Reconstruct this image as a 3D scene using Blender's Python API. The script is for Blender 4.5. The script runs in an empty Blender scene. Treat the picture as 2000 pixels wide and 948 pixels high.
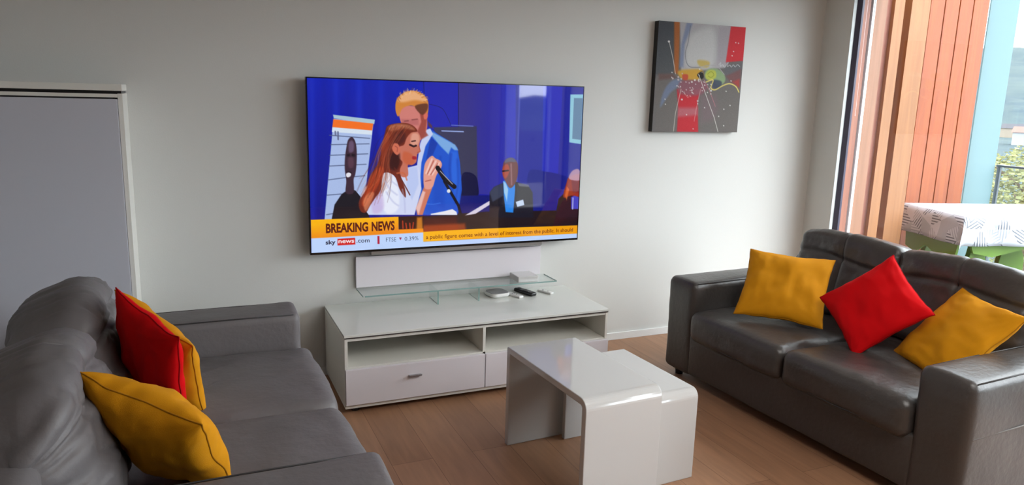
import bpy, bmesh, math, random
import numpy as np
from mathutils import Vector, Matrix, noise

random.seed(7)
S = bpy.context.scene
COL = S.collection
PI = math.pi

# ------------------------------------------------------------------ camera
cam_d = bpy.data.cameras.new('camera')
cam_d.sensor_width = 36.0
cam_d.lens = 25.969
cam_d.clip_start = 0.05
cam_d.clip_end = 3000
cam = bpy.data.objects.new('camera', cam_d)
COL.objects.link(cam)
_r = Vector((0.9168085, -0.3983953, 0.0272647))
_u = Vector((0.0529066, 0.1888586, 0.9805781))
_f = Vector((0.3958068, 0.8975598, -0.1942249))
cam.matrix_world = Matrix(((_r.x, _u.x, -_f.x, 0.0), (_r.y, _u.y, -_f.y, -4.176),
                           (_r.z, _u.z, -_f.z, 1.629), (0, 0, 0, 1)))
S.camera = cam

# ------------------------------------------------------------------ sky, sun, added fill light, exposure
world = bpy.data.worlds.new('overcast_sky')
S.world = world
world.use_nodes = True
wn = world.node_tree
wn.nodes.clear()
w_out = wn.nodes.new('ShaderNodeOutputWorld')
w_bg = wn.nodes.new('ShaderNodeBackground')
w_rmp = wn.nodes.new('ShaderNodeValToRGB')
w_tc = wn.nodes.new('ShaderNodeTexCoord')
w_sep = wn.nodes.new('ShaderNodeSeparateXYZ')
w_rmp.color_ramp.elements[0].position = 0.0
w_rmp.color_ramp.elements[0].color = (0.62, 0.74, 0.86, 1)
w_rmp.color_ramp.elements[1].position = 0.5
w_rmp.color_ramp.elements[1].color = (0.86, 0.95, 1.0, 1)
wn.links.new(w_tc.outputs['Generated'], w_sep.inputs[0])
wn.links.new(w_sep.outputs['Z'], w_rmp.inputs[0])
wn.links.new(w_rmp.outputs[0], w_bg.inputs['Color'])
w_bg.inputs['Strength'].default_value = 2.8
wn.links.new(w_bg.outputs[0], w_out.inputs[0])

sun_d = bpy.data.lights.new('hazy_sun', 'SUN')
sun_d.energy = 3.2
sun_d.angle = math.radians(80)
sun_d.color = (0.97, 0.99, 1.0)
sun = bpy.data.objects.new('hazy_sun', sun_d)
COL.objects.link(sun)
sun.rotation_euler = Vector((-0.80, 0.62, -0.50)).to_track_quat('-Z', 'Y').to_euler()

fill_d = bpy.data.lights.new('room_fill_light', 'AREA')  # area light added under the ceiling to lift the room brightness
fill_d.energy = 25
fill_d.size = 1.6
fill_d.color = (1.0, 0.985, 0.95)
fill = bpy.data.objects.new('room_fill_light', fill_d)
COL.objects.link(fill)
fill.location = (2.2, -3.7, 2.56)

S.view_settings.view_transform = 'Standard'
S.view_settings.look = 'None'
S.view_settings.exposure = 1.15
S.view_settings.gamma = 1.0
S.view_settings.use_curve_mapping = False


# ------------------------------------------------------------------ helpers
def lin(c):
    return tuple(((v / 255.0) / 12.92 if v / 255.0 <= 0.04045 else ((v / 255.0 + 0.055) / 1.055) ** 2.4) for v in c)


def mat(name, rgb, rough=0.5, metal=0.0, bump=0.0, bscale=40.0, var=0.0, vscale=4.0, coat=0.0, spec=0.5, detail=4.0, sheen=0.0):
    m = bpy.data.materials.new(name)
    m.use_nodes = True
    nt = m.node_tree
    b = nt.nodes['Principled BSDF']
    c = (*lin(rgb), 1)
    b.inputs['Base Color'].default_value = c
    b.inputs['Roughness'].default_value = rough
    b.inputs['Metallic'].default_value = metal
    b.inputs['Specular IOR Level'].default_value = spec
    b.inputs['Coat Weight'].default_value = coat
    b.inputs['Coat Roughness'].default_value = 0.04
    if sheen:
        b.inputs['Sheen Weight'].default_value = sheen
    tc = nt.nodes.new('ShaderNodeTexCoord')
    if bump > 0:
        n = nt.nodes.new('ShaderNodeTexNoise')
        n.inputs['Scale'].default_value = bscale
        n.inputs['Detail'].default_value = detail
        bp = nt.nodes.new('ShaderNodeBump')
        bp.inputs['Strength'].default_value = bump
        bp.inputs['Distance'].default_value = 0.01
        nt.links.new(tc.outputs['Object'], n.inputs['Vector'])
        nt.links.new(n.outputs['Fac'], bp.inputs['Height'])
        nt.links.new(bp.outputs['Normal'], b.inputs['Normal'])
    if var > 0:
        n2 = nt.nodes.new('ShaderNodeTexNoise')
        n2.inputs['Scale'].default_value = vscale
        n2.inputs['Detail'].default_value = 6
        nt.links.new(tc.outputs['Object'], n2.inputs['Vector'])
        mr = nt.nodes.new('ShaderNodeMapRange')
        mr.inputs['From Min'].default_value = 0.3
        mr.inputs['From Max'].default_value = 0.7
        mr.inputs['To Min'].default_value = 1 - var
        mr.inputs['To Max'].default_value = 1 + var
        nt.links.new(n2.outputs['Fac'], mr.inputs['Value'])
        mx = nt.nodes.new('ShaderNodeVectorMath')
        mx.operation = 'SCALE'
        mx.inputs[0].default_value = c[:3]
        nt.links.new(mr.outputs[0], mx.inputs['Scale'])
        nt.links.new(mx.outputs[0], b.inputs['Base Color'])
    return m


def finish(name, bm, m, parent=None, smooth=False, bevel=0.0, bseg=2, autosm=None):
    bmesh.ops.recalc_face_normals(bm, faces=bm.faces)
    me = bpy.data.meshes.new(name)
    bm.to_mesh(me)
    bm.free()
    for x in (m if isinstance(m, (list, tuple)) else [m]):
        me.materials.append(x)
    o = bpy.data.objects.new(name, me)
    COL.objects.link(o)
    if smooth:
        for p in me.polygons:
            p.use_smooth = True
    if bevel > 0:
        md = o.modifiers.new('bevel', 'BEVEL')
        md.width = bevel
        md.segments = bseg
        md.limit_method = 'ANGLE'
        md.angle_limit = math.radians(40)
        if smooth:
            md.harden_normals = False
    if parent is not None:
        o.parent = parent
    return o


def box(bm, x0, x1, y0, y1, z0, z1, mi=0):
    xs, ys, zs = sorted((x0, x1)), sorted((y0, y1)), sorted((z0, z1))
    v = [bm.verts.new((x, y, z)) for x in xs for y in ys for z in zs]
    fs = [(0, 1, 3, 2), (4, 6, 7, 5), (0, 4, 5, 1), (2, 3, 7, 6), (0, 2, 6, 4), (1, 5, 7, 3)]
    out = []
    for f in fs:
        fc = bm.faces.new([v[i] for i in f])
        fc.material_index = mi
        out.append(fc)
    return v


def pieces(names, lst, m, parent=None, bevel=0.0):
    return [boxes(n, [b], m, parent, bevel=bevel) for n, b in zip(names if isinstance(names, (list, tuple)) else [names] * len(lst), lst)]


def boxes(name, lst, m, parent=None, bevel=0.0, bseg=2):
    bm = bmesh.new()
    for b in lst:
        box(bm, *b)
    return finish(name, bm, m, parent, bevel=bevel, bseg=bseg)


def tube(bm, pts, r, seg=8, closed=False):
    pts = [Vector(p) for p in pts]
    n = len(pts)
    rings = []
    up = Vector((0, 0, 1))
    for i, p in enumerate(pts):
        a = pts[(i - 1) % n] if (closed or i > 0) else p
        b = pts[(i + 1) % n] if (closed or i < n - 1) else p
        t = (b - a).normalized()
        s = t.cross(up)
        if s.length < 1e-3:
            s = t.cross(Vector((1, 0, 0)))
        s.normalize()
        w = s.cross(t).normalized()
        rr = r[i] if isinstance(r, (list, tuple)) else r
        rings.append([bm.verts.new(p + (s * math.cos(2 * PI * k / seg) + w * math.sin(2 * PI * k / seg)) * rr) for k in range(seg)])
    for i in range(n if closed else n - 1):
        A, B = rings[i], rings[(i + 1) % n]
        for k in range(seg):
            bm.faces.new((A[k], A[(k + 1) % seg], B[(k + 1) % seg], B[k]))
    if not closed:
        bm.faces.new(rings[0][::-1])
        bm.faces.new(rings[-1])


def prism(bm, pts, axis, a, b):
    """polygon pts extruded along an axis ('x','y','z') from a to b; pts are the two other coordinates in order"""
    def P(q, t):
        if axis == 'x':
            return (t, q[0], q[1])
        if axis == 'y':
            return (q[0], t, q[1])
        return (q[0], q[1], t)
    A = [bm.verts.new(P(q, a)) for q in pts]
    B = [bm.verts.new(P(q, b)) for q in pts]
    n = len(pts)
    bm.faces.new(A[::-1])
    bm.faces.new(B)
    for i in range(n):
        bm.faces.new((A[i], A[(i + 1) % n], B[(i + 1) % n], B[i]))


def axis_samples(h, r, n):
    e = [h - r * (1 - k / 3.0) for k in range(4)]
    inner = np.linspace(-(h - r), h - r, n)
    return [-v for v in e[:0:-1]] + list(inner) + e[1:]


def softbox(bm, cx, cy, cz, hx, hy, hz, r, n=14, disp=None):
    """box with rounded edges and enough faces to be displaced; disp(local Vector, normal) -> offset Vector"""
    r = min(r, hx * .98, hy * .98, hz * .98)
    nn = lambda h: max(3, int(n * h / max(hx, hy, hz)) + 2)
    X, Y, Z = axis_samples(hx, r, nn(hx)), axis_samples(hy, r, nn(hy)), axis_samples(hz, r, nn(hz))
    cache = {}
    H = (hx, hy, hz)

    def V(i, j, k):
        key = (i, j, k)
        if key in cache:
            return cache[key]
        p = Vector((X[i], Y[j], Z[k]))
        q = Vector([max(-(H[a] - r), min(H[a] - r, p[a])) for a in range(3)])
        d = p - q
        if d.length > 1e-9:
            d.normalize()
        co = q + d * r
        nrm = d
        if disp:
            co = co + disp(co, nrm)
        v = bm.verts.new((co.x + cx, co.y + cy, co.z + cz))
        cache[key] = v
        return v
    a, b, c = len(X) - 1, len(Y) - 1, len(Z) - 1
    for k in (0, c):
        for i in range(a):
            for j in range(b):
                bm.faces.new((V(i, j, k), V(i + 1, j, k), V(i + 1, j + 1, k), V(i, j + 1, k)))
    for j in (0, b):
        for i in range(a):
            for k in range(c):
                bm.faces.new((V(i, j, k), V(i + 1, j, k), V(i + 1, j, k + 1), V(i, j, k + 1)))
    for i in (0, a):
        for j in range(b):
            for k in range(c):
                bm.faces.new((V(i, j, k), V(i, j + 1, k), V(i, j + 1, k + 1), V(i, j, k + 1)))


def empty(name, loc, rz=0.0):
    o = bpy.data.objects.new(name, None)
    COL.objects.link(o)
    o.location = loc
    o.rotation_euler = (0, 0, rz)
    o.empty_display_size = 0.1
    return o


def tag(o, label, cat, group=None, kind=None):
    o['label'] = label
    o['category'] = cat
    if group:
        o['group'] = group
    if kind:
        o['kind'] = kind
    return o


def struct(o, label=None, cat=None):
    o['kind'] = 'structure'
    if label:
        o['label'] = label
    if cat:
        o['category'] = cat
    return o


# ------------------------------------------------------------------ materials
M = {}
M['wall'] = mat('white_wall_paint', (212, 212, 208), 0.9, bump=0.05, bscale=160)
M['wall_darkened'] = mat('darkened_unseen_wall', (120, 112, 104), 0.9)  # unseen front wall, made dark to weaken its reflection and fill light
M['ceiling'] = mat('ceiling_paint', (225, 225, 222), 0.9)
M['base'] = mat('baseboard_white', (226, 226, 224), 0.5)
M['white_lacquer'] = mat('white_lacquer', (226, 226, 222), 0.28)
M['white_side'] = mat('white_matt_board', (222, 220, 212), 0.45)
M['drawer'] = mat('drawer_front_white', (222, 217, 222), 0.35)
M['white_gloss'] = mat('white_high_gloss', (196, 195, 193), 0.08, coat=0.6)
M['glass_top'] = mat('white_glass_top', (214, 216, 210), 0.12)
M['dark_edge'] = mat('dark_gap', (58, 50, 48), 0.5)
M['cab'] = mat('shaded_white_door', (190, 191, 200), 0.45)  # white door coloured greyer for the shade on its front
M['black'] = mat('black_plastic', (18, 18, 20), 0.35)
M['black_gloss'] = mat('black_gloss', (12, 12, 14), 0.15)
M['silver'] = mat('brushed_silver', (170, 168, 166), 0.3, metal=0.8)
M['metal'] = mat('nickel_handle', (165, 163, 168), 0.35, metal=0.9)
M['grey_plastic'] = mat('grey_plastic', (140, 140, 140), 0.5)
M['white_plastic'] = mat('white_plastic', (225, 225, 222), 0.4)
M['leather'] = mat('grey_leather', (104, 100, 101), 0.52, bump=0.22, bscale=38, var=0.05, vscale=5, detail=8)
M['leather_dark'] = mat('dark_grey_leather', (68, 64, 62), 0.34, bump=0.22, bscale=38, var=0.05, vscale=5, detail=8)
M['stitch'] = mat('seam_leather', (52, 50, 50), 0.6)
M['stitch_light'] = mat('seam_leather_light', (120, 117, 116), 0.5)
M['yellow'] = mat('mustard_cotton', (206, 138, 10), 0.85, bump=0.12, bscale=420, var=0.04, vscale=14, sheen=0.0, spec=0.2)
M['yellow_seam'] = mat('mustard_seam', (170, 112, 14), 0.9, spec=0.2)
M['red'] = mat('red_cotton', (208, 3, 12), 0.85, bump=0.1, bscale=420, spec=0.15)
M['red_seam'] = mat('red_seam', (160, 4, 12), 0.9, spec=0.15)
M['frame_white'] = mat('window_bead_white', (248, 250, 252), 0.4)
M['frame_dark'] = mat('window_profile_dark', (66, 62, 84), 0.45)
M['deck'] = mat('balcony_deck', (118, 114, 108), 0.8, bump=0.2, bscale=30)
M['rail'] = mat('rail_steel', (96, 100, 104), 0.4, metal=0.5)
M['green'] = mat('green_plastic', (104, 140, 46), 0.4)


def wood_floor():
    m = bpy.data.materials.new('oak_plank_floor')
    m.use_nodes = True
    nt = m.node_tree
    L = nt.links.new
    b = nt.nodes['Principled BSDF']
    tc = nt.nodes.new('ShaderNodeTexCoord')
    mp = nt.nodes.new('ShaderNodeMapping')
    mp.inputs['Rotation'].default_value = (0, 0, PI / 2)
    L(tc.outputs['Object'], mp.inputs[0])
    br = nt.nodes.new('ShaderNodeTexBrick')
    br.offset = 0.37
    br.inputs['Scale'].default_value = 1.0
    br.inputs['Brick Width'].default_value = 1.9
    br.inputs['Row Height'].default_value = 0.19
    br.inputs['Mortar Size'].default_value = 0.0018
    br.inputs['Mortar Smooth'].default_value = 0.6
    br.inputs['Bias'].default_value = 0.0
    br.inputs['Color1'].default_value = (*lin((164, 122, 92)), 1)
    br.inputs['Color2'].default_value = (*lin((150, 110, 82)), 1)
    br.inputs['Mortar'].default_value = (*lin((112, 78, 56)), 1)
    L(mp.outputs[0], br.inputs['Vector'])
    mp2 = nt.nodes.new('ShaderNodeMapping')
    mp2.inputs['Scale'].default_value = (14, 1.3, 1)
    L(tc.outputs['Object'], mp2.inputs[0])
    n = nt.nodes.new('ShaderNodeTexNoise')
    n.inputs['Scale'].default_value = 2.2
    n.inputs['Detail'].default_value = 8
    n.inputs['Distortion'].default_value = 0.6
    L(mp2.outputs[0], n.inputs['Vector'])
    mr = nt.nodes.new('ShaderNodeMapRange')
    mr.inputs['From Min'].default_value = 0.3
    mr.inputs['From Max'].default_value = 0.7
    mr.inputs['To Min'].default_value = 0.86
    mr.inputs['To Max'].default_value = 1.1
    L(n.outputs['Fac'], mr.inputs['Value'])
    sc = nt.nodes.new('ShaderNodeVectorMath')
    sc.operation = 'SCALE'
    L(br.outputs['Color'], sc.inputs[0])
    L(mr.outputs[0], sc.inputs['Scale'])
    L(sc.outputs[0], b.inputs['Base Color'])
    b.inputs['Roughness'].default_value = 0.45
    bp = nt.nodes.new('ShaderNodeBump')
    bp.inputs['Strength'].default_value = 0.08
    bp.inputs['Distance'].default_value = 0.004
    L(n.outputs['Fac'], bp.inputs['Height'])
    L(bp.outputs[0], b.inputs['Normal'])
    return m


def larch(name, c1, c2):
    m = bpy.data.materials.new(name)
    m.use_nodes = True
    nt = m.node_tree
    L = nt.links.new
    b = nt.nodes['Principled BSDF']
    tc = nt.nodes.new('ShaderNodeTexCoord')
    mp = nt.nodes.new('ShaderNodeMapping')
    mp.inputs['Scale'].default_value = (16, 16, 0.8)
    L(tc.outputs['Object'], mp.inputs[0])
    n = nt.nodes.new('ShaderNodeTexNoise')
    n.inputs['Scale'].default_value = 1.6
    n.inputs['Detail'].default_value = 6
    n.inputs['Distortion'].default_value = 0.8
    L(mp.outputs[0], n.inputs['Vector'])
    r = nt.nodes.new('ShaderNodeValToRGB')
    r.color_ramp.elements[0].position = 0.3
    r.color_ramp.elements[0].color = (*lin(c1), 1)
    r.color_ramp.elements[1].position = 0.7
    r.color_ramp.elements[1].color = (*lin(c2), 1)
    L(n.outputs['Fac'], r.inputs[0])
    # small knots
    vo = nt.nodes.new('ShaderNodeTexVoronoi')
    vo.inputs['Scale'].default_value = 2.6
    mp3 = nt.nodes.new('ShaderNodeMapping')
    mp3.inputs['Scale'].default_value = (1, 1, 0.6)
    L(tc.outputs['Object'], mp3.inputs[0])
    L(mp3.outputs[0], vo.inputs['Vector'])
    mr = nt.nodes.new('ShaderNodeMapRange')
    mr.inputs['From Min'].default_value = 0.03
    mr.inputs['From Max'].default_value = 0.07
    L(vo.outputs['Distance'], mr.inputs['Value'])
    mx = nt.nodes.new('ShaderNodeMix')
    mx.data_type = 'RGBA'
    L(mr.outputs[0], mx.inputs['Factor'])
    mx.inputs['A'].default_value = (*lin((150, 84, 50)), 1)
    L(r.outputs[0], mx.inputs['B'])
    L(mx.outputs['Result'], b.inputs['Base Color'])
    b.inputs['Roughness'].default_value = 0.6
    return m


M['floor'] = wood_floor()
M['larch'] = larch('orange_larch', (127, 55, 9), (147, 71, 17))
M['larch_pale'] = larch('pale_larch', (134, 86, 46), (154, 102, 58))
M['larch_brown2'] = larch('light_brown_larch', (134, 92, 66), (152, 106, 80))
M['larch_pink'] = larch('reddish_larch', (124, 72, 58), (140, 86, 70))
M['larch_brown'] = larch('brown_larch', (128, 78, 60), (146, 94, 72))


def pane_material(name, tint, gloss_rough=0.0):
    m = bpy.data.materials.new(name)
    m.use_nodes = True
    nt = m.node_tree
    nt.nodes.clear()
    out = nt.nodes.new('ShaderNodeOutputMaterial')
    tr = nt.nodes.new('ShaderNodeBsdfTransparent')
    tr.inputs[0].default_value = (*tint, 1)
    gl = nt.nodes.new('ShaderNodeBsdfGlossy')
    gl.inputs['Roughness'].default_value = gloss_rough
    fr = nt.nodes.new('ShaderNodeFresnel')
    ge = nt.nodes.new('ShaderNodeNewGeometry')     # the Fresnel node inverts the index on back faces: undo it for a thin pane
    ir = nt.nodes.new('ShaderNodeMapRange')
    ir.inputs['To Min'].default_value = 1.45
    ir.inputs['To Max'].default_value = 1 / 1.45
    nt.links.new(ge.outputs['Backfacing'], ir.inputs['Value'])
    nt.links.new(ir.outputs[0], fr.inputs['IOR'])
    mx = nt.nodes.new('ShaderNodeMixShader')
    nt.links.new(fr.outputs[0], mx.inputs[0])
    nt.links.new(tr.outputs[0], mx.inputs[1])
    nt.links.new(gl.outputs[0], mx.inputs[2])
    nt.links.new(mx.outputs[0], out.inputs[0])
    return m


M['pane'] = pane_material('clear_pane', (0.985, 0.99, 0.99))
M['shelf_glass'] = pane_material('shelf_glass', (0.955, 0.98, 0.975))
M['glass_edge'] = mat('glass_edge_green', (128, 158, 152), 0.15)


def frosted(name, rgb):
    m = bpy.data.materials.new(name)
    m.use_nodes = True
    nt = m.node_tree
    nt.nodes.clear()
    out = nt.nodes.new('ShaderNodeOutputMaterial')
    tl = nt.nodes.new('ShaderNodeBsdfTranslucent')
    tl.inputs[0].default_value = (*lin(rgb), 1)
    df = nt.nodes.new('ShaderNodeBsdfDiffuse')
    df.inputs[0].default_value = (*lin(rgb), 1)
    mx = nt.nodes.new('ShaderNodeMixShader')
    mx.inputs[0].default_value = 0.4
    nt.links.new(tl.outputs[0], mx.inputs[1])
    nt.links.new(df.outputs[0], mx.inputs[2])
    nt.links.new(mx.outputs[0], out.inputs[0])
    return m


M['frosted'] = frosted('frosted_cyan_glass', (152, 172, 174))
M['bead'] = frosted('translucent_bead', (225, 228, 228))  # translucence is added so outside light makes the window bead glow
_nt = M['bead'].node_tree
_mx = _nt.nodes.new('ShaderNodeMixShader')
_tp = _nt.nodes.new('ShaderNodeBsdfTransparent')
_mx.inputs[0].default_value = 0.35
_o = _nt.nodes['Material Output']
_nt.links.new(_o.inputs[0].links[0].from_socket, _mx.inputs[1])
_nt.links.new(_tp.outputs[0], _mx.inputs[2])
_nt.links.new(_mx.outputs[0], _o.inputs[0])

# ------------------------------------------------------------------ room shell
XW = 4.25          # inner face of the window side
XL = -2.3
YB = -6.6
ZC = 2.62
struct(boxes('floor', [(XL - .2, XW + .07, YB - .2, 0.2, -0.12, 0.0)], M['floor']))
struct(boxes('ceiling', [(XL - .2, XW + .35, YB - .2, 0.2, ZC, ZC + 0.2)], M['ceiling']))
struct(boxes('wall_back', [(XL - .2, XW, 0.0, 0.2, 0.0, ZC)], M['wall']))
struct(boxes('wall_left', [(XL - .2, XL, YB - .2, 0.0, 0.0, ZC)], M['wall']))
struct(boxes('wall_front', [(XL - .2, XW, YB - .2, YB, 0.0, ZC)], M['wall_darkened']))
# the window side: a short return beside the corner, a pier between the openings, lintel
struct(boxes('wall_right', [(XW, XW + .07, -0.248, 0.2, 0.0, ZC), (XW, XW + .3, -4.62, -4.18, 0.0, ZC),
                            (XW, XW + .3, YB - .2, -6.2, 0.0, ZC), (XW, XW + .3, -6.2, -4.62, 2.47, ZC),
                            (XW, XW + .3, -4.18, -0.248, 2.47, ZC)], M['wall']))
struct(boxes('baseboard_back', [(-0.26, XW - .012, -0.012, 0.0, 0.0, 0.05)], M['base'], bevel=0.002))
struct(boxes('baseboard_right', [(XW - .012, XW, -0.24, 0.0, 0.0, 0.05)], M['base'], bevel=0.002))
struct(boxes('baseboard_left', [(XL, XL + .012, YB, -0.4, 0.0, 0.05)], M['base'], bevel=0.002))

# sliding windows: frame, sashes and panes
def window(name, ya, yb, sashes):
    w = empty(name, (XW, 0, 0))
    struct(w)
    a, b = ya, yb
    boxes('lit_through_bead', [(0.0, 0.003, a - .026, a, 0.0, 2.47)], M['bead'], w)
    pieces('window_frame', [(0.0, 0.022, a - .073, a - .026, 0.0, 2.47), (0.0, 0.07, b, b + .05, 0.0, 2.47),
                           (0.0, 0.07, b, a - .026, 2.42, 2.47), (0.0, 0.10, b, a - .026, 0.0, 0.04)], M['frame_dark'], w, bevel=0.003)
    edges = [a - .073] + sashes + [b + .05]
    for i in range(len(edges) - 1):
        y1, y0 = edges[i], edges[i + 1]
        pn = boxes('window_pane', [(0.045, 0.052, y0, y1, 0.04, 2.42)], M['pane'], w)
    for y in sashes:
        boxes('mullion', [(0.01, 0.09, y - .04, y + .04, 0.04, 2.42)], M['frame_dark'], w, bevel=0.003)
    return w


window('window_1', -0.248, -4.18, [-2.75])
window('window_2', -4.62, -6.2, [])

# ------------------------------------------------------------------ outside: timber reveal, cladding, balcony
OUT0 = XW + .07
rv = boxes('trim_1', [(OUT0, 4.425, -0.235, 0.62, -0.1, 2.75)], M['larch_brown'])
struct(rv, 'brown larch reveal board outside the window edge', 'facade board')
struct(boxes('trim_2', [(4.425, 4.44, -0.22, 0.3, -0.1, 2.75)], M['dark_edge']), 'dark joint beside the guide rail', 'facade joint')
struct(boxes('trim_3', [(4.442, 4.449, -0.242, -0.2, 0.0, 2.75)], M['frame_white']), 'thin pale guide rail running up the timber reveal', 'guide rail')
struct(boxes('trim_4', [(4.459, 4.466, -0.242, -0.2, 0.0, 2.75)], M['frame_white']), 'second thin pale guide rail on the timber reveal', 'guide rail')
struct(boxes('trim_5', [(4.468, 4.585, -0.235, 0.62, -0.1, 2.75)], M['larch_brown2']), 'light brown larch board right of the guide rails', 'facade board')
struct(boxes('trim_6', [(4.585, 4.819, -0.070, 0.62, -0.1, 2.75)], M['larch_pink']), 'narrow reddish larch strip set back in the facade', 'facade board')
struct(boxes('trim_7', [(4.819, 4.919, -0.10, 0.62, -0.1, 2.75)], M['larch_pale']), 'slim pale larch batten of the stepped facade', 'facade board')
struct(boxes('trim_8', [(4.919, 5.055, 0.02, 0.62, -0.1, 2.75)], M['larch_pink']), 'reddish larch strip between the battens', 'facade board')
struct(boxes('trim_9', [(5.055, 5.252, -0.05, 0.62, -0.1, 2.75)], M['larch_pale']), 'wide pale larch post before the plank wall', 'facade board')
clad = empty('plank_wall', (0, 0, 0))
struct(clad, 'orange larch plank wall at the side of the balcony', 'plank wall')
ex = [5.30, 5.50, 5.70, 5.889, 6.071, 6.258, 6.435, 6.644]
for i in range(7):
    boxes('plank', [(ex[i] + .006, ex[i + 1] - .006, 0.45, 0.475, -0.1, 2.9)], M['larch'], clad, bevel=0.003)
boxes('backing_board', [(5.26, 6.63, 0.476, 0.6, -0.1, 2.9)], M['dark_edge'], clad)

fp = boxes('privacy_screen', [(6.66, 7.05, 0.45, 0.462, 0.02, 3.0)], M['frosted'])
tag(fp, 'frosted pale cyan glass screen at the end of the timber wall', 'glass screen')
struct(boxes('balcony_floor', [(XW + .07, 7.2, -9.0, 0.62, -0.25, -0.02)], M['deck']), 'pale grey balcony deck outside the window', 'balcony floor')

rail = empty('balcony_railing', (7.09, 0, 0))
tag(rail, 'steel and glass balcony railing with a slim top handrail', 'railing')
boxes('handrail', [(-.025, .025, -8.9, .45, 1.095, 1.115)], M['rail'], rail, bevel=0.004)
for y in (0.43, -1.1, -2.6, -4.1, -5.6, -7.1, -8.6):
    boxes('post', [(-.012, .012, y - .015, y + .015, -0.02, 1.095)], M['rail'], rail)
for y0, y1 in ((-1.08, .41), (-2.58, -1.12), (-4.08, -2.62), (-5.58, -4.12), (-7.08, -5.62), (-8.58, -7.12)):
    boxes('glass_panel', [(-.005, .005, y0, y1, 0.04, 1.08)], M['pane'], rail)

# ------------------------------------------------------------------ valley: hillside, town, trees
def terrain():
    bm = bmesh.new()
    na, nr = 150, 60
    rows = []
    for i in range(na + 1):
        th = math.radians(-88 + 150 * i / na)
        row = []
        for j in range(nr + 1):
            t = j / nr
            rr = 22 + 1500 * t ** 1.7
            x, y = 7 + rr * math.cos(th), rr * math.sin(th)
            base = -14
            ridge = 0
            if rr > 620:
                k = (rr - 620) / 520
                prof = (100 if th > 0 else 20) + 70 * noise.noise(Vector((th * 2.6 + 3.1, 0.4, 0))) + 26 * noise.noise(Vector((th * 9, 2.2, 0)))
                ridge = prof * (1 if th > 0 else .45) * min(1, k) ** 1.1 + 7 * noise.noise(Vector((x * .02, y * .02, 0)))* min(1, k * 4)
            row.append(bm.verts.new((x, y, base + ridge + 0.8 * noise.noise(Vector((x * .03, y * .03, 5))))))
        rows.append(row)
    for i in range(na):
        for j in range(nr):
            bm.faces.new((rows[i][j], rows[i + 1][j], rows[i + 1][j + 1], rows[i][j + 1]))
    return bm


def terrain_mat():
    m = bpy.data.materials.new('misty_forest_slope')
    m.use_nodes = True
    nt = m.node_tree
    L = nt.links.new
    b = nt.nodes['Principled BSDF']
    tc = nt.nodes.new('ShaderNodeTexCoord')
    n = nt.nodes.new('ShaderNodeTexNoise')
    n.inputs['Scale'].default_value = 0.02
    n.inputs['Detail'].default_value = 10
    n.inputs['Roughness'].default_value = 0.7
    L(tc.outputs['Object'], n.inputs['Vector'])
    r = nt.nodes.new('ShaderNodeValToRGB')
    r.color_ramp.elements[0].position = 0.35
    r.color_ramp.elements[0].color = (*lin((64, 76, 82)), 1)
    r.color_ramp.elements[1].position = 0.68
    r.color_ramp.elements[1].color = (*lin((84, 94, 92)), 1)  # blue grey tones put the valley haze into the slope colour
    L(n.outputs['Fac'], r.inputs[0])
    L(r.outputs[0], b.inputs['Base Color'])
    b.inputs['Roughness'].default_value = 0.95
    b.inputs['Specular IOR Level'].default_value = 0.1
    return m


hill = finish('hillside', terrain(), terrain_mat(), smooth=True)
struct(hill, 'misty wooded mountainside beyond the balcony', 'hillside')

house_walls = [mat('render_white', (170, 168, 165), 0.9), mat('render_cream', (160, 146, 130), 0.9), mat('render_grey', (130, 132, 136), 0.9)]
house_roofs = [mat('roof_red', (134, 100, 90), 0.9), mat('roof_grey', (80, 78, 82), 0.9), mat('roof_brown', (104, 78, 64), 0.9)]
M['win_dark'] = mat('dark_house_window', (84, 90, 102), 0.4)
proto = {}


def house(kind):
    wm, rm = house_walls[kind % 3], house_roofs[kind % 3]
    w, d, h = [(9, 8, 6.5), (13, 9, 5.2), (10, 10, 8.5)][kind % 3]
    e = empty('house', (0, 0, 0))
    boxes('house_wall', [(-w / 2, w / 2, -d / 2, d / 2, -1, h)], wm, e)
    bm = bmesh.new()
    prism(bm, [(-d / 2 - .6, h), (d / 2 + .6, h), (0, h + 2.6)], 'x', -w / 2 - .6, w / 2 + .6)
    finish('roof', bm, rm, e)
    return e


def copy_tree(o, parent=None):
    c = o.copy()
    COL.objects.link(c)
    c.parent = parent
    for ch in list(o.children):
        k = ch.copy()
        COL.objects.link(k)
        k.parent = c
    return c


def polar(deg, r):
    return (7 + r * math.cos(math.radians(deg)), r * math.sin(math.radians(deg)))


spots = [(31.9, 400, 0), (30.6, 430, 1), (29.3, 405, 2), (28.0, 440, 0), (31.2, 480, 2), (29.9, 505, 1), (28.6, 485, 2), (30.7, 550, 0), (32.5, 520, 1), (27.2, 520, 0), (29.6, 600, 2), (31.7, 610, 1)]
for k in range(18):
    spots.append((-55 - 11 * (k % 3) - 3 * (k // 3 % 2), 88 + 24 * (k // 3), k % 3))
first = {}
for i, (dg, r_, kd) in enumerate(spots):
    x, y = polar(dg, r_)
    if kd not in first:
        first[kd] = h = house(kd)
    else:
        h = copy_tree(first[kd])
    h.location = (x, y, -14.6 + 0.6 * math.sin(i))
    h.rotation_euler = (0, 0, math.radians(dg + 90 + random.uniform(-25, 25)))
    tag(h, 'small pitched roof house in the hazy valley town below the balcony', 'house', 'distant houses in the valley town')

bark = mat('tree_bark', (120, 100, 84), 0.9)
leaf_y = mat('spring_leaves', (140, 138, 92), 0.9, var=0.15, vscale=1.2)
leaf_g = mat('conifer_green', (70, 84, 62), 0.9, var=0.2, vscale=0.8)


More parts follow.
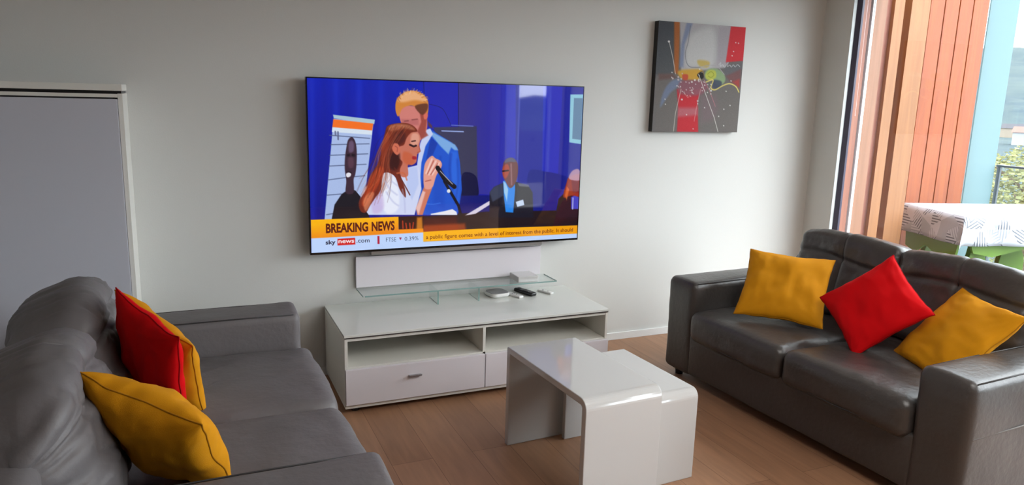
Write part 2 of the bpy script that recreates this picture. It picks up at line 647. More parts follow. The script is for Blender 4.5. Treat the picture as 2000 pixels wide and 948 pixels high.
def tree(name, loc, h, cr, lm, label, conifer=False, group=None):
    e = empty(name, loc)
    tag(e, label, 'tree', group)
    bm = bmesh.new()
    tube(bm, [(0, 0, 0), (0.1, 0, h * .4), (0, 0.05, h * .8)], [h * .03, h * .022, h * .01], 8)
    for k in range(7):
        a = k * 2.4
        z = h * (.35 + .06 * k)
        tube(bm, [(0, 0, z), (math.cos(a) * cr * .7, math.sin(a) * cr * .7, z + cr * .5)], [h * .012, h * .004], 6)
    finish('trunk', bm, bark, e, smooth=True)
    rnd = random.Random(int(h * 100))
    bm = bmesh.new()
    for k in range(8000 if not conifer else 1500):
        if conifer:
            t = rnd.random()
            rad = cr * (1 - t) * (.35 + .65 * rnd.random())
            a = rnd.random() * 2 * PI
            c = Vector((rad * math.cos(a), rad * math.sin(a), h * (.12 + .88 * t)))
        else:
            d = Vector((rnd.gauss(0, 1), rnd.gauss(0, 1), rnd.gauss(0, 1))).normalized() * cr * (.35 + .65 * rnd.random() ** .5)
            c = Vector((d.x, d.y, h * .66 + d.z * 1.05))
        s = h * .0065 * (.6 + rnd.random())
        q = Matrix.Rotation(rnd.random() * 6.28, 3, 'Z') @ Matrix.Rotation(rnd.random() * 3.1, 3, 'X')
        vs = [bm.verts.new(c + q @ Vector(p) * s) for p in ((-1, -.6, 0), (1, -.6, .3), (1.1, .6, 0), (-1, .6, .3))]
        bm.faces.new(vs)
    finish('foliage', bm, lm, e)
    return e


tree('young_tree', (*polar(31.0, 30), -8.5), 9.2, 2.6, leaf_y, 'pale yellow green tree seen through the railing glass')
tree('young_tree', (*polar(26.2, 36), -9.0), 8.8, 2.5, leaf_y, 'second pale tree behind the railing glass, further right')
for k, (dg, r_) in enumerate([(31.3, 330), (30.0, 350), (28.7, 340), (30.2, 470), (27.8, 390), (29.0, 545), (31.6, 445)]):
    tree('conifer', (*polar(dg, r_), -14.3), 7 + (k % 3) * 2.2, 2.4, leaf_g, 'dark green conifer standing among the valley houses', True, 'conifers in the valley town')

# ------------------------------------------------------------------ balcony table with patterned cloth
def cloth_material():
    m = bpy.data.materials.new('triangle_print_oilcloth')
    m.use_nodes = True
    nt = m.node_tree
    L = nt.links.new
    N = nt.nodes.new
    b = nt.nodes['Principled BSDF']
    uv = N('ShaderNodeUVMap')
    sp = N('ShaderNodeSeparateXYZ')
    L(uv.outputs[0], sp.inputs[0])

    def math_(op, a, b_=None, c=None):
        n = N('ShaderNodeMath')
        n.operation = op
        for i, v in enumerate((a, b_, c)):
            if v is None:
                continue
            if isinstance(v, (int, float)):
                n.inputs[i].default_value = v
            else:
                L(v, n.inputs[i])
        return n.outputs[0]
    s = 0.125
    qq = math_('DIVIDE', sp.outputs[1], s * .866)
    pp = math_('SUBTRACT', math_('DIVIDE', sp.outputs[0], s), math_('MULTIPLY', qq, 0.5))
    fp_, fq = math_('FRACT', pp), math_('FRACT', qq)
    tri = math_('GREATER_THAN', math_('ADD', fp_, fq), 1.0)
    cb = N('ShaderNodeCombineXYZ')
    L(math_('FLOOR', pp), cb.inputs[0])
    L(math_('FLOOR', qq), cb.inputs[1])
    L(tri, cb.inputs[2])
    wn_ = N('ShaderNodeTexWhiteNoise')
    wn_.noise_dimensions = '3D'
    L(cb.outputs[0], wn_.inputs['Vector'])
    rnd = wn_.outputs['Value']
    sepc = N('ShaderNodeSeparateColor')
    L(wn_.outputs['Color'], sepc.inputs[0])
    rnd2 = sepc.outputs[1]
    # stripe direction by random
    ang = math_('MULTIPLY', math_('FLOOR', math_('MULTIPLY', rnd2, 3)), PI / 3)
    cu = math_('MULTIPLY', math_('COSINE', ang), sp.outputs[0])
    su = math_('MULTIPLY', math_('SINE', ang), sp.outputs[1])
    stripe = math_('GREATER_THAN', math_('SINE', math_('MULTIPLY', math_('ADD', cu, su), 2 * PI / 0.022)), 0.15)
    darkstr = math_('MULTIPLY', math_('LESS_THAN', rnd, 0.33), stripe)
    grey = math_('MULTIPLY', math_('GREATER_THAN', rnd, 0.36), math_('LESS_THAN', rnd, 0.62))
    midstr = math_('MULTIPLY', math_('GREATER_THAN', rnd, 0.80), stripe)
    # thin white grid lines stay white
    f = math_('ADD', math_('MULTIPLY', darkstr, 0.9), math_('ADD', math_('MULTIPLY', grey, 0.34), math_('MULTIPLY', midstr, 0.42)))
    r = N('ShaderNodeValToRGB')
    r.color_ramp.elements[0].color = (*lin((184, 188, 196)), 1)
    r.color_ramp.elements[1].color = (*lin((70, 73, 84)), 1)
    L(f, r.inputs[0])
    L(r.outputs[0], b.inputs['Base Color'])
    b.inputs['Roughness'].default_value = 0.35
    return m


M['cloth'] = cloth_material()
TY = -0.297
TO = Vector((5.62, 0.27, 0.0))     # far left corner on the deck
table = empty('balcony_table', (TO.x, TO.y, -0.02), TY)
tag(table, 'green plastic table on the balcony under a printed cloth', 'table')
TLn, TWd, TH = 1.22, 0.78, 0.82
boxes('table_top', [(0.01, TLn - .01, -TWd + .01, -0.01, TH - .005, TH + .016)], M['green'], table, bevel=0.004)
for (y0) in (-0.06, -TWd + 0.04):
    bm = bmesh.new()
    prof = [(0.03, TH - .005), (TLn - .03, TH - .005), (TLn - .05, TH - .20), (TLn - .30, TH - .26), (.62, TH - .22), (.30, TH - .30), (.14, TH - .27)]
    prism(bm, prof, 'y', y0, y0 + .02)
    finish('apron', bm, M['green'], table)
for (x0) in (0.03, TLn - .05):
    bm = bmesh.new()
    prof = [(-TWd + .04, TH - .005), (-.04, TH - .005), (-.08, TH - .33), (-.2, TH - .37), (-.33, TH - .28), (-.48, TH - .34), (-TWd + .1, TH - .33)]
    prism(bm, prof, 'x', x0, x0 + .02)
    finish('apron', bm, M['green'], table)
M['leg_wood'] = mat('leg_inner_brown', (150, 120, 104), 0.5)
for lx, ly in ((.14, -.14), (TLn - .34, -.14), (.14, -TWd + .14), (TLn - .34, -TWd + .14)):
    bm = bmesh.new()
    pr_ = []
    n = 14
    for k in range(n + 1):
        t = k / n
        z = TH - .01 - t * (TH - .01)
        pr_.append((-.12 + .065 * math.sin(PI * min(1, t * 1.9)) , z))
    for k in range(n, -1, -1):
        t = k / n
        z = TH - .01 - t * (TH - .01)
        pr_.append((.12 - .065 * math.sin(PI * min(1, t * 1.9)), z))
    pts = [(q[0] + lx + .1, q[1]) for q in pr_]
    prism(bm, pts, 'y', ly - .025, ly + .025)
    finish('leg', bm, M['green'], table, bevel=0.004)


def tablecloth():
    bm = bmesh.new()
    uvl = bm.loops.layers.uv.new('UVMap')
    drop = 0.215
    nx, ny, nd = 40, 26, 8
    uvs = {}

    def V(a, b):
        # a, b: unfolded cloth coordinates, table top is 0..TLn x -TWd..0
        ox = max(0.0, -a) or max(0.0, a - TLn)
        oy = max(0.0, b) or max(0.0, -TWd - b)
        cx_, cy_ = min(max(a, 0), TLn), min(max(b, -TWd), 0)
        dz = max(ox, oy)
        corner = min(ox, oy)
        flare = 0.012 + 0.02 * dz / drop + 0.012 * math.sin(a * 17 + b * 13) * (dz / drop)
        x = cx_ + (-1 if a < 0 else 1 if a > TLn else 0) * (flare if ox > 0 else 0)
        y = cy_ + (1 if b > 0 else -1 if b < -TWd else 0) * (flare if oy > 0 else 0)
        if corner > 0:
            x += (-1 if a < 0 else 1) * corner * .28
            y += (1 if b > 0 else -1) * corner * .28
        z = TH + .018 - dz - corner * .10
        v = bm.verts.new((x, y, z))
        uvs[v] = (a, b)
        return v
    A = list(np.linspace(-drop, 0, nd)) + list(np.linspace(0, TLn, nx))[1:] + list(np.linspace(TLn, TLn + drop, nd))[1:]
    B = list(np.linspace(-TWd - drop, -TWd, nd)) + list(np.linspace(-TWd, 0, ny))[1:] + list(np.linspace(0, drop, nd))[1:]
    g = [[V(a, b) for b in B] for a in A]
    for i in range(len(A) - 1):
        for j in range(len(B) - 1):
            f = bm.faces.new((g[i][j], g[i + 1][j], g[i + 1][j + 1], g[i][j + 1]))
            for l in f.loops:
                l[uvl].uv = uvs[l.vert]
    return bm


cl = finish('tablecloth', tablecloth(), M['cloth'], smooth=True)
cl.location = (TO.x, TO.y, -0.02)
cl.rotation_euler = (0, 0, TY)
md = cl.modifiers.new('thickness', 'SOLIDIFY')
md.thickness = 0.002
md.offset = 1
tag(cl, 'white and grey triangle print tablecloth draped over the balcony table', 'tablecloth')

# ------------------------------------------------------------------ wall cabinet at the left
cab = empty('wall_cabinet', (-0.262, 0, 0))
tag(cab, 'tall white cabinet with a door coloured grey for shade and dark gap lines at the left wall', 'cabinet')
cx0 = -1.75
pieces(['side_panel', 'side_panel', 'inner_box'], [(-.02, 0, -0.295, 0.0, 0.0, 1.592), (cx0, cx0 + .02, -0.295, 0.0, 0.0, 1.592), (cx0 + .02, -.02, -0.285, -0.01, 0.0, 1.56)], M['white_side'], cab, bevel=0.001)
boxes('top_board', [(cx0, 0.0, -0.298, 0.0, 1.604, 1.634)], M['white_side'], cab, bevel=0.002)
pieces('shadow_gap', [(cx0, -.004, -0.29, -0.002, 1.590, 1.605), (cx0 + .02, -.035, -0.292, -0.28, 1.56, 1.58)], M['black'], cab)
boxes('top_rail', [(cx0 + .02, -.02, -0.297, -0.275, 1.574, 1.590)], M['white_side'], cab)
boxes('door', [(cx0 + .022, -.022, -0.305, -0.286, 0.06, 1.567)], M['cab'], cab, bevel=0.0015)

# ------------------------------------------------------------------ TV bench
BX0, BX1, BY0, BY1 = 0.672, 2.207, -0.594, -0.02
bench = empty('tv_bench', (BX0, BY0, 0))
tag(bench, 'low white tv bench with glass top, two open shelves and two drawers', 'tv bench')
bw, bd = BX1 - BX0, BY1 - BY0
boxes('top_panel', [(-.003, bw + .004, -.006, bd, 0.411, 0.4242)], M['glass_top'], bench, bevel=0.0015)
boxes('shadow_gap', [(.001, bw - .001, -.004, bd - .002, 0.4045, 0.411)], M['dark_edge'], bench)
pieces(['side_panel', 'side_panel', 'rear_panel', 'top_rail', 'shelf_board', 'bottom_board'], [(0, .016, 0, bd, .043, .4045), (bw - .016, bw, 0, bd, .043, .4045), (.016, bw - .016, bd - .012, bd, .043, .4045),
                  (.016, bw - .016, 0.004, bd - .012, .388, .4045), (.016, bw - .016, 0.004, bd - .012, .236, .250),
                  (-.001, bw + .001, -.006, bd, .030, .046)], M['white_side'], bench, bevel=0.001)
boxes('divider', [(.752, .768, .004, bd - .012, .05, .388)], M['white_side'], bench, bevel=0.001)
for x0, x1 in ((.001, .758), (.762, bw - .001)):
    d = boxes('drawer', [(x0, x1, -.02, -.001, .052, .243)], M['drawer'], bench, bevel=0.002)
    cxx = x0 + .36
    bm = bmesh.new()
    prism(bm, [(-.020, .180), (-.046, .184), (-.046, .178), (-.028, .168), (-.020, .168)], 'x', cxx - .033, cxx + .033)
    finish('handle', bm, M['metal'], d)
for x, y in ((.06, .05), (bw - .06, .05), (.06, bd - .06), (bw - .06, bd - .06)):
    bm = bmesh.new()
    tube(bm, [(x, y, 0), (x, y, .031)], .022, 16)
    finish('foot', bm, M['black'], bench)

# upstand panel with glass shelf, standing on the bench
ps = empty('glass_shelf_unit', (0.852, -0.03, 0.4242))
tag(ps, 'white upstand panel with clear glass shelf on the tv bench', 'shelf unit')
boxes('back_panel', [(0, 1.178, 0, .018, .092, .274)], M['drawer'], ps, bevel=0.001)
boxes('glass_shelf', [(0.0, 1.205, -.185, -.001, .083, .0905)], M['shelf_glass'], ps)
pieces('glass_edge', [(0.01, 1.205, -.1875, -.185, .083, .0905), (-.0015, 0.0, -.184, -.001, .083, .0905), (1.205, 1.2065, -.184, -.001, .083, .0905)], M['glass_edge'], ps)
for x in (0.44, .695):
    f_ = boxes('glass_support', [(x - .004, x + .004, -.17, -.002, 0.0, .083)], M['shelf_glass'], ps)
    boxes('support_edge', [(x - .004, x + .004, -.172, -.17, 0.0, .083)], M['glass_edge'], f_)
wb = boxes('reflection_box', [(1.80, 1.935, -0.205, -0.07, 0.5152, 0.553)], M['white_gloss'], bevel=0.004)  # white box stands in for a bright reflection on the glass
tag(wb, 'bright reflection at the right end of the glass shelf, built as a white box', 'box')

# things on the bench
def capsule_pad(name, loc, rz, lx, ly, h, r, m, label, cat):
    e = empty(name, loc, rz)
    tag(e, label, cat)
    bm = bmesh.new()
    softbox(bm, 0, 0, h / 2, lx / 2, ly / 2, h / 2, min(h / 2 * .9, .01), 8)
    return e, bm


# round-cornered puck
e = empty('streaming_box', (1.695, -0.125, 0.4242), math.radians(8))
tag(e, 'white rounded square box with a grey top, left of the remotes', 'media box')
def rsq(a, r, n=6):
    pts = []
    for k, (sx, sy) in enumerate(((1, 1), (-1, 1), (-1, -1), (1, -1))):
        for i in range(n + 1):
            t = (k + i / n) * PI / 2
            pts.append((sx * (a - r) + r * math.cos(t), sy * (a - r) + r * math.sin(t)))
    return pts
bm = bmesh.new()
prev = None
rings = []
for z, s in ((0, .80), (.004, .92), (.012, 1.0), (.022, 1.0), (.026, .98)):
    rings.append([bm.verts.new((x * s, y * s, z)) for x, y in rsq(.064, .032)])
for a_, b_ in zip(rings[:-1], rings[1:]):
    for i in range(len(a_)):
        bm.faces.new((a_[i], a_[(i + 1) % len(a_)], b_[(i + 1) % len(a_)], b_[i]))
bm.faces.new(rings[0][::-1]); bm.faces.new(rings[-1])
finish('shell', bm, M['white_plastic'], e, smooth=False)
bm = bmesh.new()
prism(bm, rsq(.059, .03), 'z', .0255, .029)
finish('top_cover', bm, M['grey_plastic'], e, bevel=.001)


def remote(loc, p0, p1, w, h, m, top, label, keys):
    d = Vector((p1[0] - p0[0], p1[1] - p0[1], 0))
    ln = d.length
    e = empty('remote_control', ((p0[0] + p1[0]) / 2, (p0[1] + p1[1]) / 2, 0.4243), math.atan2(d.y, d.x))
    tag(e, label, 'remote control', 'remote controls on the tv bench')
    bm = bmesh.new()
    softbox(bm, 0, 0, h / 2, ln / 2, w / 2, h / 2, h * .42, 10)
    finish('remote_body', bm, m, e, smooth=True)
    for x, y, r in keys:
        bm = bmesh.new()
        tube(bm, [(x * ln, y * w, h - .0005), (x * ln, y * w, h + .0015)], r, 12)
        finish('button', bm, top, e)
    return e


remote(None, (1.765, -.085), (1.815, -.228), .038, .014, M['white_plastic'], M['grey_plastic'], 'white remote control between the media box and the black remote', [(-.3, 0, .009), (0, 0.2, .004), (0, -.2, .004), (.2, 0, .004)])
remote(None, (1.855, -.055), (1.905, -.215), .05, .024, M['black_gloss'], M['black'], 'chunky black remote control in the middle of the tv bench items', [(-.3, 0, .012), (0, .2, .005), (0, -.2, .005), (.2, .2, .005), (.2, -.2, .005)])
remote(None, (1.99, -.105), (2.035, -.205), .034, .013, M['white_plastic'], M['black'], 'small white remote control farthest to the right on the bench', [(-.2, 0, .006), (.15, 0.1, .003)])


# ------------------------------------------------------------------ painting by polygons into a colour attribute
class Paint:
    def __init__(self, W, H, homog):
        self.W, self.H = W, H
        self.img = np.zeros((H, W, 3))
        self.Hm = homog          # photo coordinates -> (u, v) with v up
        u = (np.arange(W) + .5) / W
        v = 1 - (np.arange(H) + .5) / H
        self.U, self.V = np.meshgrid(u * W, (1 - v) * H)
        self.ox = self.oy = 0
        self.sc = 1.0

    def crop(self, ox, oy, sc):
        self.ox, self.oy, self.sc = ox, oy, sc

    def conv(self, pts):
        p = np.array(pts, float)
        x = self.ox + p[:, 0] / self.sc
        y = self.oy + p[:, 1] / self.sc
        q = self.Hm @ np.array([x, y, np.ones_like(x)])
        return np.stack([q[0] / q[2] * self.W, (1 - q[1] / q[2]) * self.H], 1)

    @staticmethod
    def smooth(p, n=5):
        out = []
        m = len(p)
        for i in range(m):
            a, b, c, d = p[i - 1], p[i], p[(i + 1) % m], p[(i + 2) % m]
            for k in range(n):
                t = k / n
                out.append(.5 * (2 * b + (c - a) * t + (2 * a - 5 * b + 4 * c - d) * t * t + (3 * b - a - 3 * c + d) * t ** 3))
        return np.array(out)

    def mask(self, p, soft, closed=True):
        x0, x1 = int(max(0, p[:, 0].min() - soft - 2)), int(min(self.W, p[:, 0].max() + soft + 3))
        y0, y1 = int(max(0, p[:, 1].min() - soft - 2)), int(min(self.H, p[:, 1].max() + soft + 3))
        if x1 <= x0 or y1 <= y0:
            return None
        X, Y = self.U[y0:y1, x0:x1], self.V[y0:y1, x0:x1]
        d2 = np.full(X.shape, 1e12)
        ins = np.zeros(X.shape, bool)
        n = len(p)
        for i in range(n if closed else n - 1):
            ax, ay = p[i]
            bx, by = p[(i + 1) % n]
            ex_, ey = bx - ax, by - ay
            L2 = ex_ * ex_ + ey * ey + 1e-12
            t = np.clip(((X - ax) * ex_ + (Y - ay) * ey) / L2, 0, 1)
            d2 = np.minimum(d2, (X - ax - t * ex_) ** 2 + (Y - ay - t * ey) ** 2)
            if closed and ay != by:
                c = ((ay > Y) != (by > Y)) & (X < ex_ * (Y - ay) / (ey if ey else 1e-9) + ax)
                ins ^= c
        return (slice(y0, y1), slice(x0, x1)), np.sqrt(d2), ins, X, Y

    def poly(self, pts, col, soft=1.0, alpha=1.0, sm=False, col2=None, grad=None):
        p = self.conv(pts)
        if sm:
            p = self.smooth(p)
        r = self.mask(p, soft)
        if r is None:
            return
        sl, d, ins, X, Y = r
        sd = np.where(ins, -d, d)
        a = np.clip(.5 - sd / max(soft, .5), 0, 1)
        a = a * a * (3 - 2 * a) * alpha
        c = np.array(col, float)[None, None]
        if col2 is not None:
            g = self.conv(grad)
            dv = g[1] - g[0]
            t = np.clip(((X - g[0, 0]) * dv[0] + (Y - g[0, 1]) * dv[1]) / (dv @ dv), 0, 1)[..., None]
            c = c * (1 - t) + np.array(col2, float)[None, None] * t
        self.img[sl] = self.img[sl] * (1 - a[..., None]) + c * a[..., None]

    def line(self, pts, col, w=1.5, alpha=1.0, sm=False, soft=1.0):
        p = self.conv(pts)
        if sm:
            q = [p[0]]
            ext = np.vstack([p[:1], p, p[-1:]])
            for i in range(1, len(ext) - 2):
                a, b, c, d = ext[i - 1], ext[i], ext[i + 1], ext[i + 2]
                for k in range(1, 7):
                    t = k / 6
                    q.append(.5 * (2 * b + (c - a) * t + (2 * a - 5 * b + 4 * c - d) * t * t + (3 * b - a - 3 * c + d) * t ** 3))
            p = np.array(q)
        r = self.mask(p, w + soft, closed=False)
        if r is None:
            return
        sl, d, ins, X, Y = r
        a = np.clip((w / 2 + soft / 2 - d) / soft, 0, 1)[..., None] * alpha
        self.img[sl] = self.img[sl] * (1 - a) + np.array(col, float)[None, None] * a

    def dot(self, x, y, r, col, alpha=1.0, soft=1.0):
        n = 10
        self.poly([(x + r * math.cos(2 * PI * k / n), y + r * math.sin(2 * PI * k / n)) for k in range(n)], col, soft, alpha)

    def mesh(self, name, w, h, m, parent):
        W_, H_ = self.W, self.H
        xs = np.linspace(0, w, W_ + 1)
        zs = np.linspace(h, 0, H_ + 1)
        X, Z = np.meshgrid(xs, zs)
        co = np.stack([X, np.zeros_like(X), Z], -1).reshape(-1, 3)
        idx = np.arange((W_ + 1) * (H_ + 1)).reshape(H_ + 1, W_ + 1)
        quads = np.stack([idx[:-1, :-1], idx[1:, :-1], idx[1:, 1:], idx[:-1, 1:]], -1).reshape(-1, 4)
        me = bpy.data.meshes.new(name)
        me.vertices.add(len(co))
        me.vertices.foreach_set('co', co.astype(np.float32).ravel())
        me.loops.add(quads.size)
        me.loops.foreach_set('vertex_index', quads.astype(np.int32).ravel())
        me.polygons.add(len(quads))
        me.polygons.foreach_set('loop_start', (np.arange(len(quads)) * 4).astype(np.int32))
        me.update(calc_edges=True)
        pad = np.pad(self.img, ((0, 1), (0, 1), (0, 0)), mode='edge')
        pad2 = np.pad(self.img, ((1, 0), (1, 0), (0, 0)), mode='edge')
        c = np.clip((pad + pad2) / 2 / 255.0, 0, 1)
        c = np.where(c <= .04045, c / 12.92, ((c + .055) / 1.055) ** 2.4)
        rgba = np.concatenate([c, np.ones(c.shape[:2] + (1,))], -1).reshape(-1, 4).astype(np.float32)
        at = me.color_attributes.new('picture', 'FLOAT_COLOR', 'POINT')
        at.data.foreach_set('color', rgba.ravel())
        me.materials.append(m)
        o = bpy.data.objects.new(name, me)
        COL.objects.link(o)
        o.parent = parent
        return o


def homography(src, dst):
    A = []
    for (x, y), (u, v) in zip(src, dst):
        A.append([x, y, 1, 0, 0, 0, -u * x, -u * y, -u])
        A.append([0, 0, 0, x, y, 1, -v * x, -v * y, -v])
    _, _, vt = np.linalg.svd(np.array(A, float))
    return vt[-1].reshape(3, 3)


# ------------------------------------------------------------------ television
TX, TZ, TW_, TH_ = 0.589, 0.739, 1.67, 0.962
tv = empty('television', (TX, -0.0901, TZ))
tag(tv, 'large flat wall television showing a breaking news broadcast', 'television')
bz = 0.007
boxes('housing', [(0, TW_, .0012, .032, 0, TH_)], M['black'], tv, bevel=0.002)
boxes('wall_bracket', [(.45, 1.22, .032, .088, .22, .72)], M['black'], tv)
pieces('bezel', [(0, TW_, -.002, .0012, 0, .012), (0, TW_, -.002, .0012, TH_ - .006, TH_), (0, .006, -.002, .0012, .012, TH_ - .006),
                (TW_ - .005, TW_, -.002, .0012, .012, TH_ - .006)], M['black_gloss'], tv)
boxes('lower_bar', [(.34, 1.42, .004, .045, -.022, 0)], M['silver'], tv, bevel=0.002)

scr_w, scr_h = TW_ - .011, TH_ - .018
Hm = homography([(597, 150), (1141, 170), (1128, 468), (607, 499)], [(0, 1), (1, 1), (1, 0), (0, 0)])
# full television uv -> screen uv
Hs = np.array([[TW_ / scr_w, 0, -.006 / scr_w], [0, TH_ / scr_h, -.012 / scr_h], [0, 0, 1]]) @ Hm
P = Paint(900, 506, Hs)
P.img[:] = (18, 24, 158)
P.crop(580, 130, 2.431)
# curtains
P.poly([(30, 40), (620, 60), (620, 780), (60, 780)], (12, 32, 176), 1, 1, col2=(8, 14, 128), grad=[(300, 60), (300, 740)])
for x, c in ((70, (34, 60, 205)), (130, (12, 26, 150)), (185, (30, 56, 205)), (240, (12, 26, 150)), (295, (34, 62, 212)), (345, (14, 28, 160)), (400, (30, 56, 205)), (440, (16, 30, 165)), (590, (26, 40, 190))):
    P.line([(x, 40), (x + 8, 760)], c, 12, .45, soft=16)
P.poly([(600, 60), (770, 60), (775, 300), (605, 300)], (34, 40, 176), 3, .8)
P.line([(603, 65), (606, 150)], (16, 20, 110), 2.5)
P.poly([(768, 70), (1050, 80), (1045, 620), (770, 600)], (54, 50, 138), 4, 1, col2=(40, 44, 178), grad=[(800, 0), (1040, 0)])
P.line([(768, 70), (768, 300)], (14, 18, 70), 2)
P.poly([(650, 290), (855, 285), (860, 560), (700, 470)], (58, 58, 84), 6, .95)
P.line([(630, 180), (690, 200), (720, 250), (735, 285)], (20, 24, 90), 2, .8, sm=True)
P.line([(735, 280), (838, 285)], (96, 110, 190), 3)
P.line([(690, 307), (792, 311)], (150, 170, 226), 3.5)
P.poly([(990, 75), (1040, 78), (1040, 600), (1000, 600)], (28, 38, 190), 8, .7)
# chairs and table at the right
P.poly([(785, 520), (815, 503), (850, 520), (862, 560), (858, 620), (780, 625)], (14, 16, 60), 3, 1, sm=True)
P.poly([(760, 615), (930, 612), (930, 720), (760, 720)], (14, 22, 112), 4)
P.poly([(1040, 60), (1370, 95), (1340, 700), (1040, 640)], (30, 36, 150), 3)
P.line([(1060, 85), (1045, 560)], (80, 90, 190), 6, .6)
P.poly([(1170, 90), (1262, 95), (1240, 520), (1165, 510)], (24, 36, 186), 4, .9)
P.line([(1205, 92), (1190, 520)], (70, 84, 190), 9, .5, soft=6)
P.poly([(1100, 505), (1180, 500), (1270, 520), (1290, 545), (1240, 620), (1225, 690), (1110, 690)], (12, 22, 130), 4, 1, sm=True)
P.poly([(1298, 135), (1358, 135), (1348, 370), (1293, 362)], (140, 196, 216), 2.5)
P.poly([(1315, 152), (1356, 153), (1348, 350), (1307, 345)], (96, 128, 160), 2.5)
# brown foreground table
P.poly([(600, 712), (760, 700), (900, 690), (1340, 682), (1336, 770), (600, 800)], (34, 22, 26), 5, 1)
P.poly([(600, 720), (760, 712), (770, 780), (600, 790)], (92, 22, 16), 16, .6)
P.poly([(600, 755), (800, 745), (810, 790), (600, 795)], (190, 76, 20), 14, .7)
# roll-up poster with portrait
P.crop(630, 210, 4.309)
P.poly([(95, 95), (432, 130), (372, 650), (330, 945), (20, 945)], (168, 188, 230), 2)
P.poly([(90, 62), (444, 105), (438, 142), (96, 92)], (168, 196, 212), 2)
P.poly([(92, 100), (430, 138), (420, 196), (84, 168)], (242, 112, 36), 2)
P.poly([(84, 168), (420, 196), (418, 232), (80, 208)], (214, 226, 240), 2)
for pts in ([(60, 235), (400, 262)], [(70, 315), (395, 308)], [(60, 405), (385, 392)], [(55, 495), (370, 480)], [(50, 612), (210, 590), (360, 576)], [(42, 740), (160, 730)], [(36, 905), (90, 895)]):
    P.line(pts, (84, 96, 130), 3, .85)
P.line([(110, 205), (112, 235)], (90, 96, 130), 5, .8)
P.line([(132, 208), (134, 270)], (90, 96, 130), 5, .8)
P.poly([(80, 945), (105, 820), (165, 730), (225, 690), (280, 700), (330, 760), (390, 860), (400, 945)], (24, 20, 30), 2, 1, sm=False)
P.poly([(205, 330), (218, 275), (248, 250), (275, 280), (290, 350), (290, 470), (280, 560), (265, 610), (265, 720), (200, 720), (203, 620), (190, 520), (192, 420)], (58, 38, 54), 2.5, 1, sm=True)
P.poly([(225, 300), (250, 280), (268, 310), (262, 370), (225, 375)], (110, 88, 120), 7, .8, sm=True)
P.poly([(220, 430), (262, 430), (262, 500), (225, 505)], (96, 62, 80), 8, .7, sm=True)
P.poly([(206, 395), (232, 392), (232, 412), (207, 415)], (22, 14, 26), 3, .9)
P.poly([(248, 392), (276, 395), (275, 415), (249, 412)], (22, 14, 26), 3, .9)
P.poly([(203, 560), (222, 550), (243, 560), (238, 580), (218, 590), (204, 582)], (228, 226, 236), 2, 1, sm=True)
P.line([(205, 545), (225, 540), (245, 550)], (30, 18, 28), 3, .8)
# man in blue blazer
P.img += np.random.RandomState(5).normal(0, 2.2, P.img.shape[:2])[..., None]
P.crop(700, 170, 3.79)
P.poly([(430, 948), (455, 700), (470, 480), (500, 330), (530, 305), (590, 350), (690, 410), (735, 450), (755, 560), (770, 760), (745, 920), (735, 948)], (26, 84, 204), 3, 1)
P.poly([(520, 330), (560, 340), (640, 385), (720, 430), (742, 470), (715, 470), (690, 450), (670, 500), (650, 480), (610, 440), (560, 380)], (126, 174, 226), 6, .95)
P.poly([(560, 500), (640, 600), (640, 900), (560, 860)], (20, 70, 190), 16, .6)
P.poly([(690, 480), (735, 480), (760, 700), (740, 880), (690, 700)], (44, 108, 226), 12, .7)
P.line([(610, 860), (560, 870), (500, 866)], (70, 120, 226), 3, .7)
P.poly([(500, 320), (535, 310), (555, 350), (500, 440), (470, 560), (455, 760), (420, 760), (440, 560), (460, 420)], (196, 206, 240), 3, 1)
P.poly([(540, 372), (590, 420), (530, 560), (480, 760), (470, 740), (500, 560)], (16, 52, 160), 4, .8)
P.poly([(300, 170), (340, 140), (440, 150), (500, 180), (512, 250), (508, 320), (470, 390), (430, 400), (360, 330), (320, 270)], (206, 124, 116), 3, 1, sm=True)
P.poly([(455, 180), (500, 175), (512, 230), (500, 330), (520, 360), (470, 390), (440, 330), (468, 260)], (150, 66, 56), 6, .9)
P.poly([(320, 240), (450, 245), (450, 285), (330, 285)], (176, 96, 98), 8, .7)
P.poly([(486, 180), (508, 178), (518, 215), (505, 240), (488, 235)], (214, 110, 92), 3, .95, sm=True)
P.poly([(276, 160), (284, 100), (330, 50), (400, 28), (470, 50), (512, 95), (522, 140), (515, 200), (490, 175), (470, 200), (440, 160), (390, 140), (330, 160), (300, 220), (284, 200)], (206, 130, 58), 3, 1, sm=True)
P.poly([(290, 95), (345, 50), (420, 34), (490, 75), (505, 110), (420, 100), (330, 115)], (232, 176, 130), 10, .9, sm=True)
P.poly([(425, 140), (510, 125), (514, 170), (480, 208), (440, 180)], (92, 50, 38), 5, .9, sm=True)
P.line([(345, 255), (372, 252)], (120, 60, 60), 4, .7)
P.line([(400, 245), (440, 240)], (120, 60, 60), 4, .7)
P.poly([(515, 250), (550, 290), (548, 310), (520, 290)], (96, 56, 50), 4, .8)
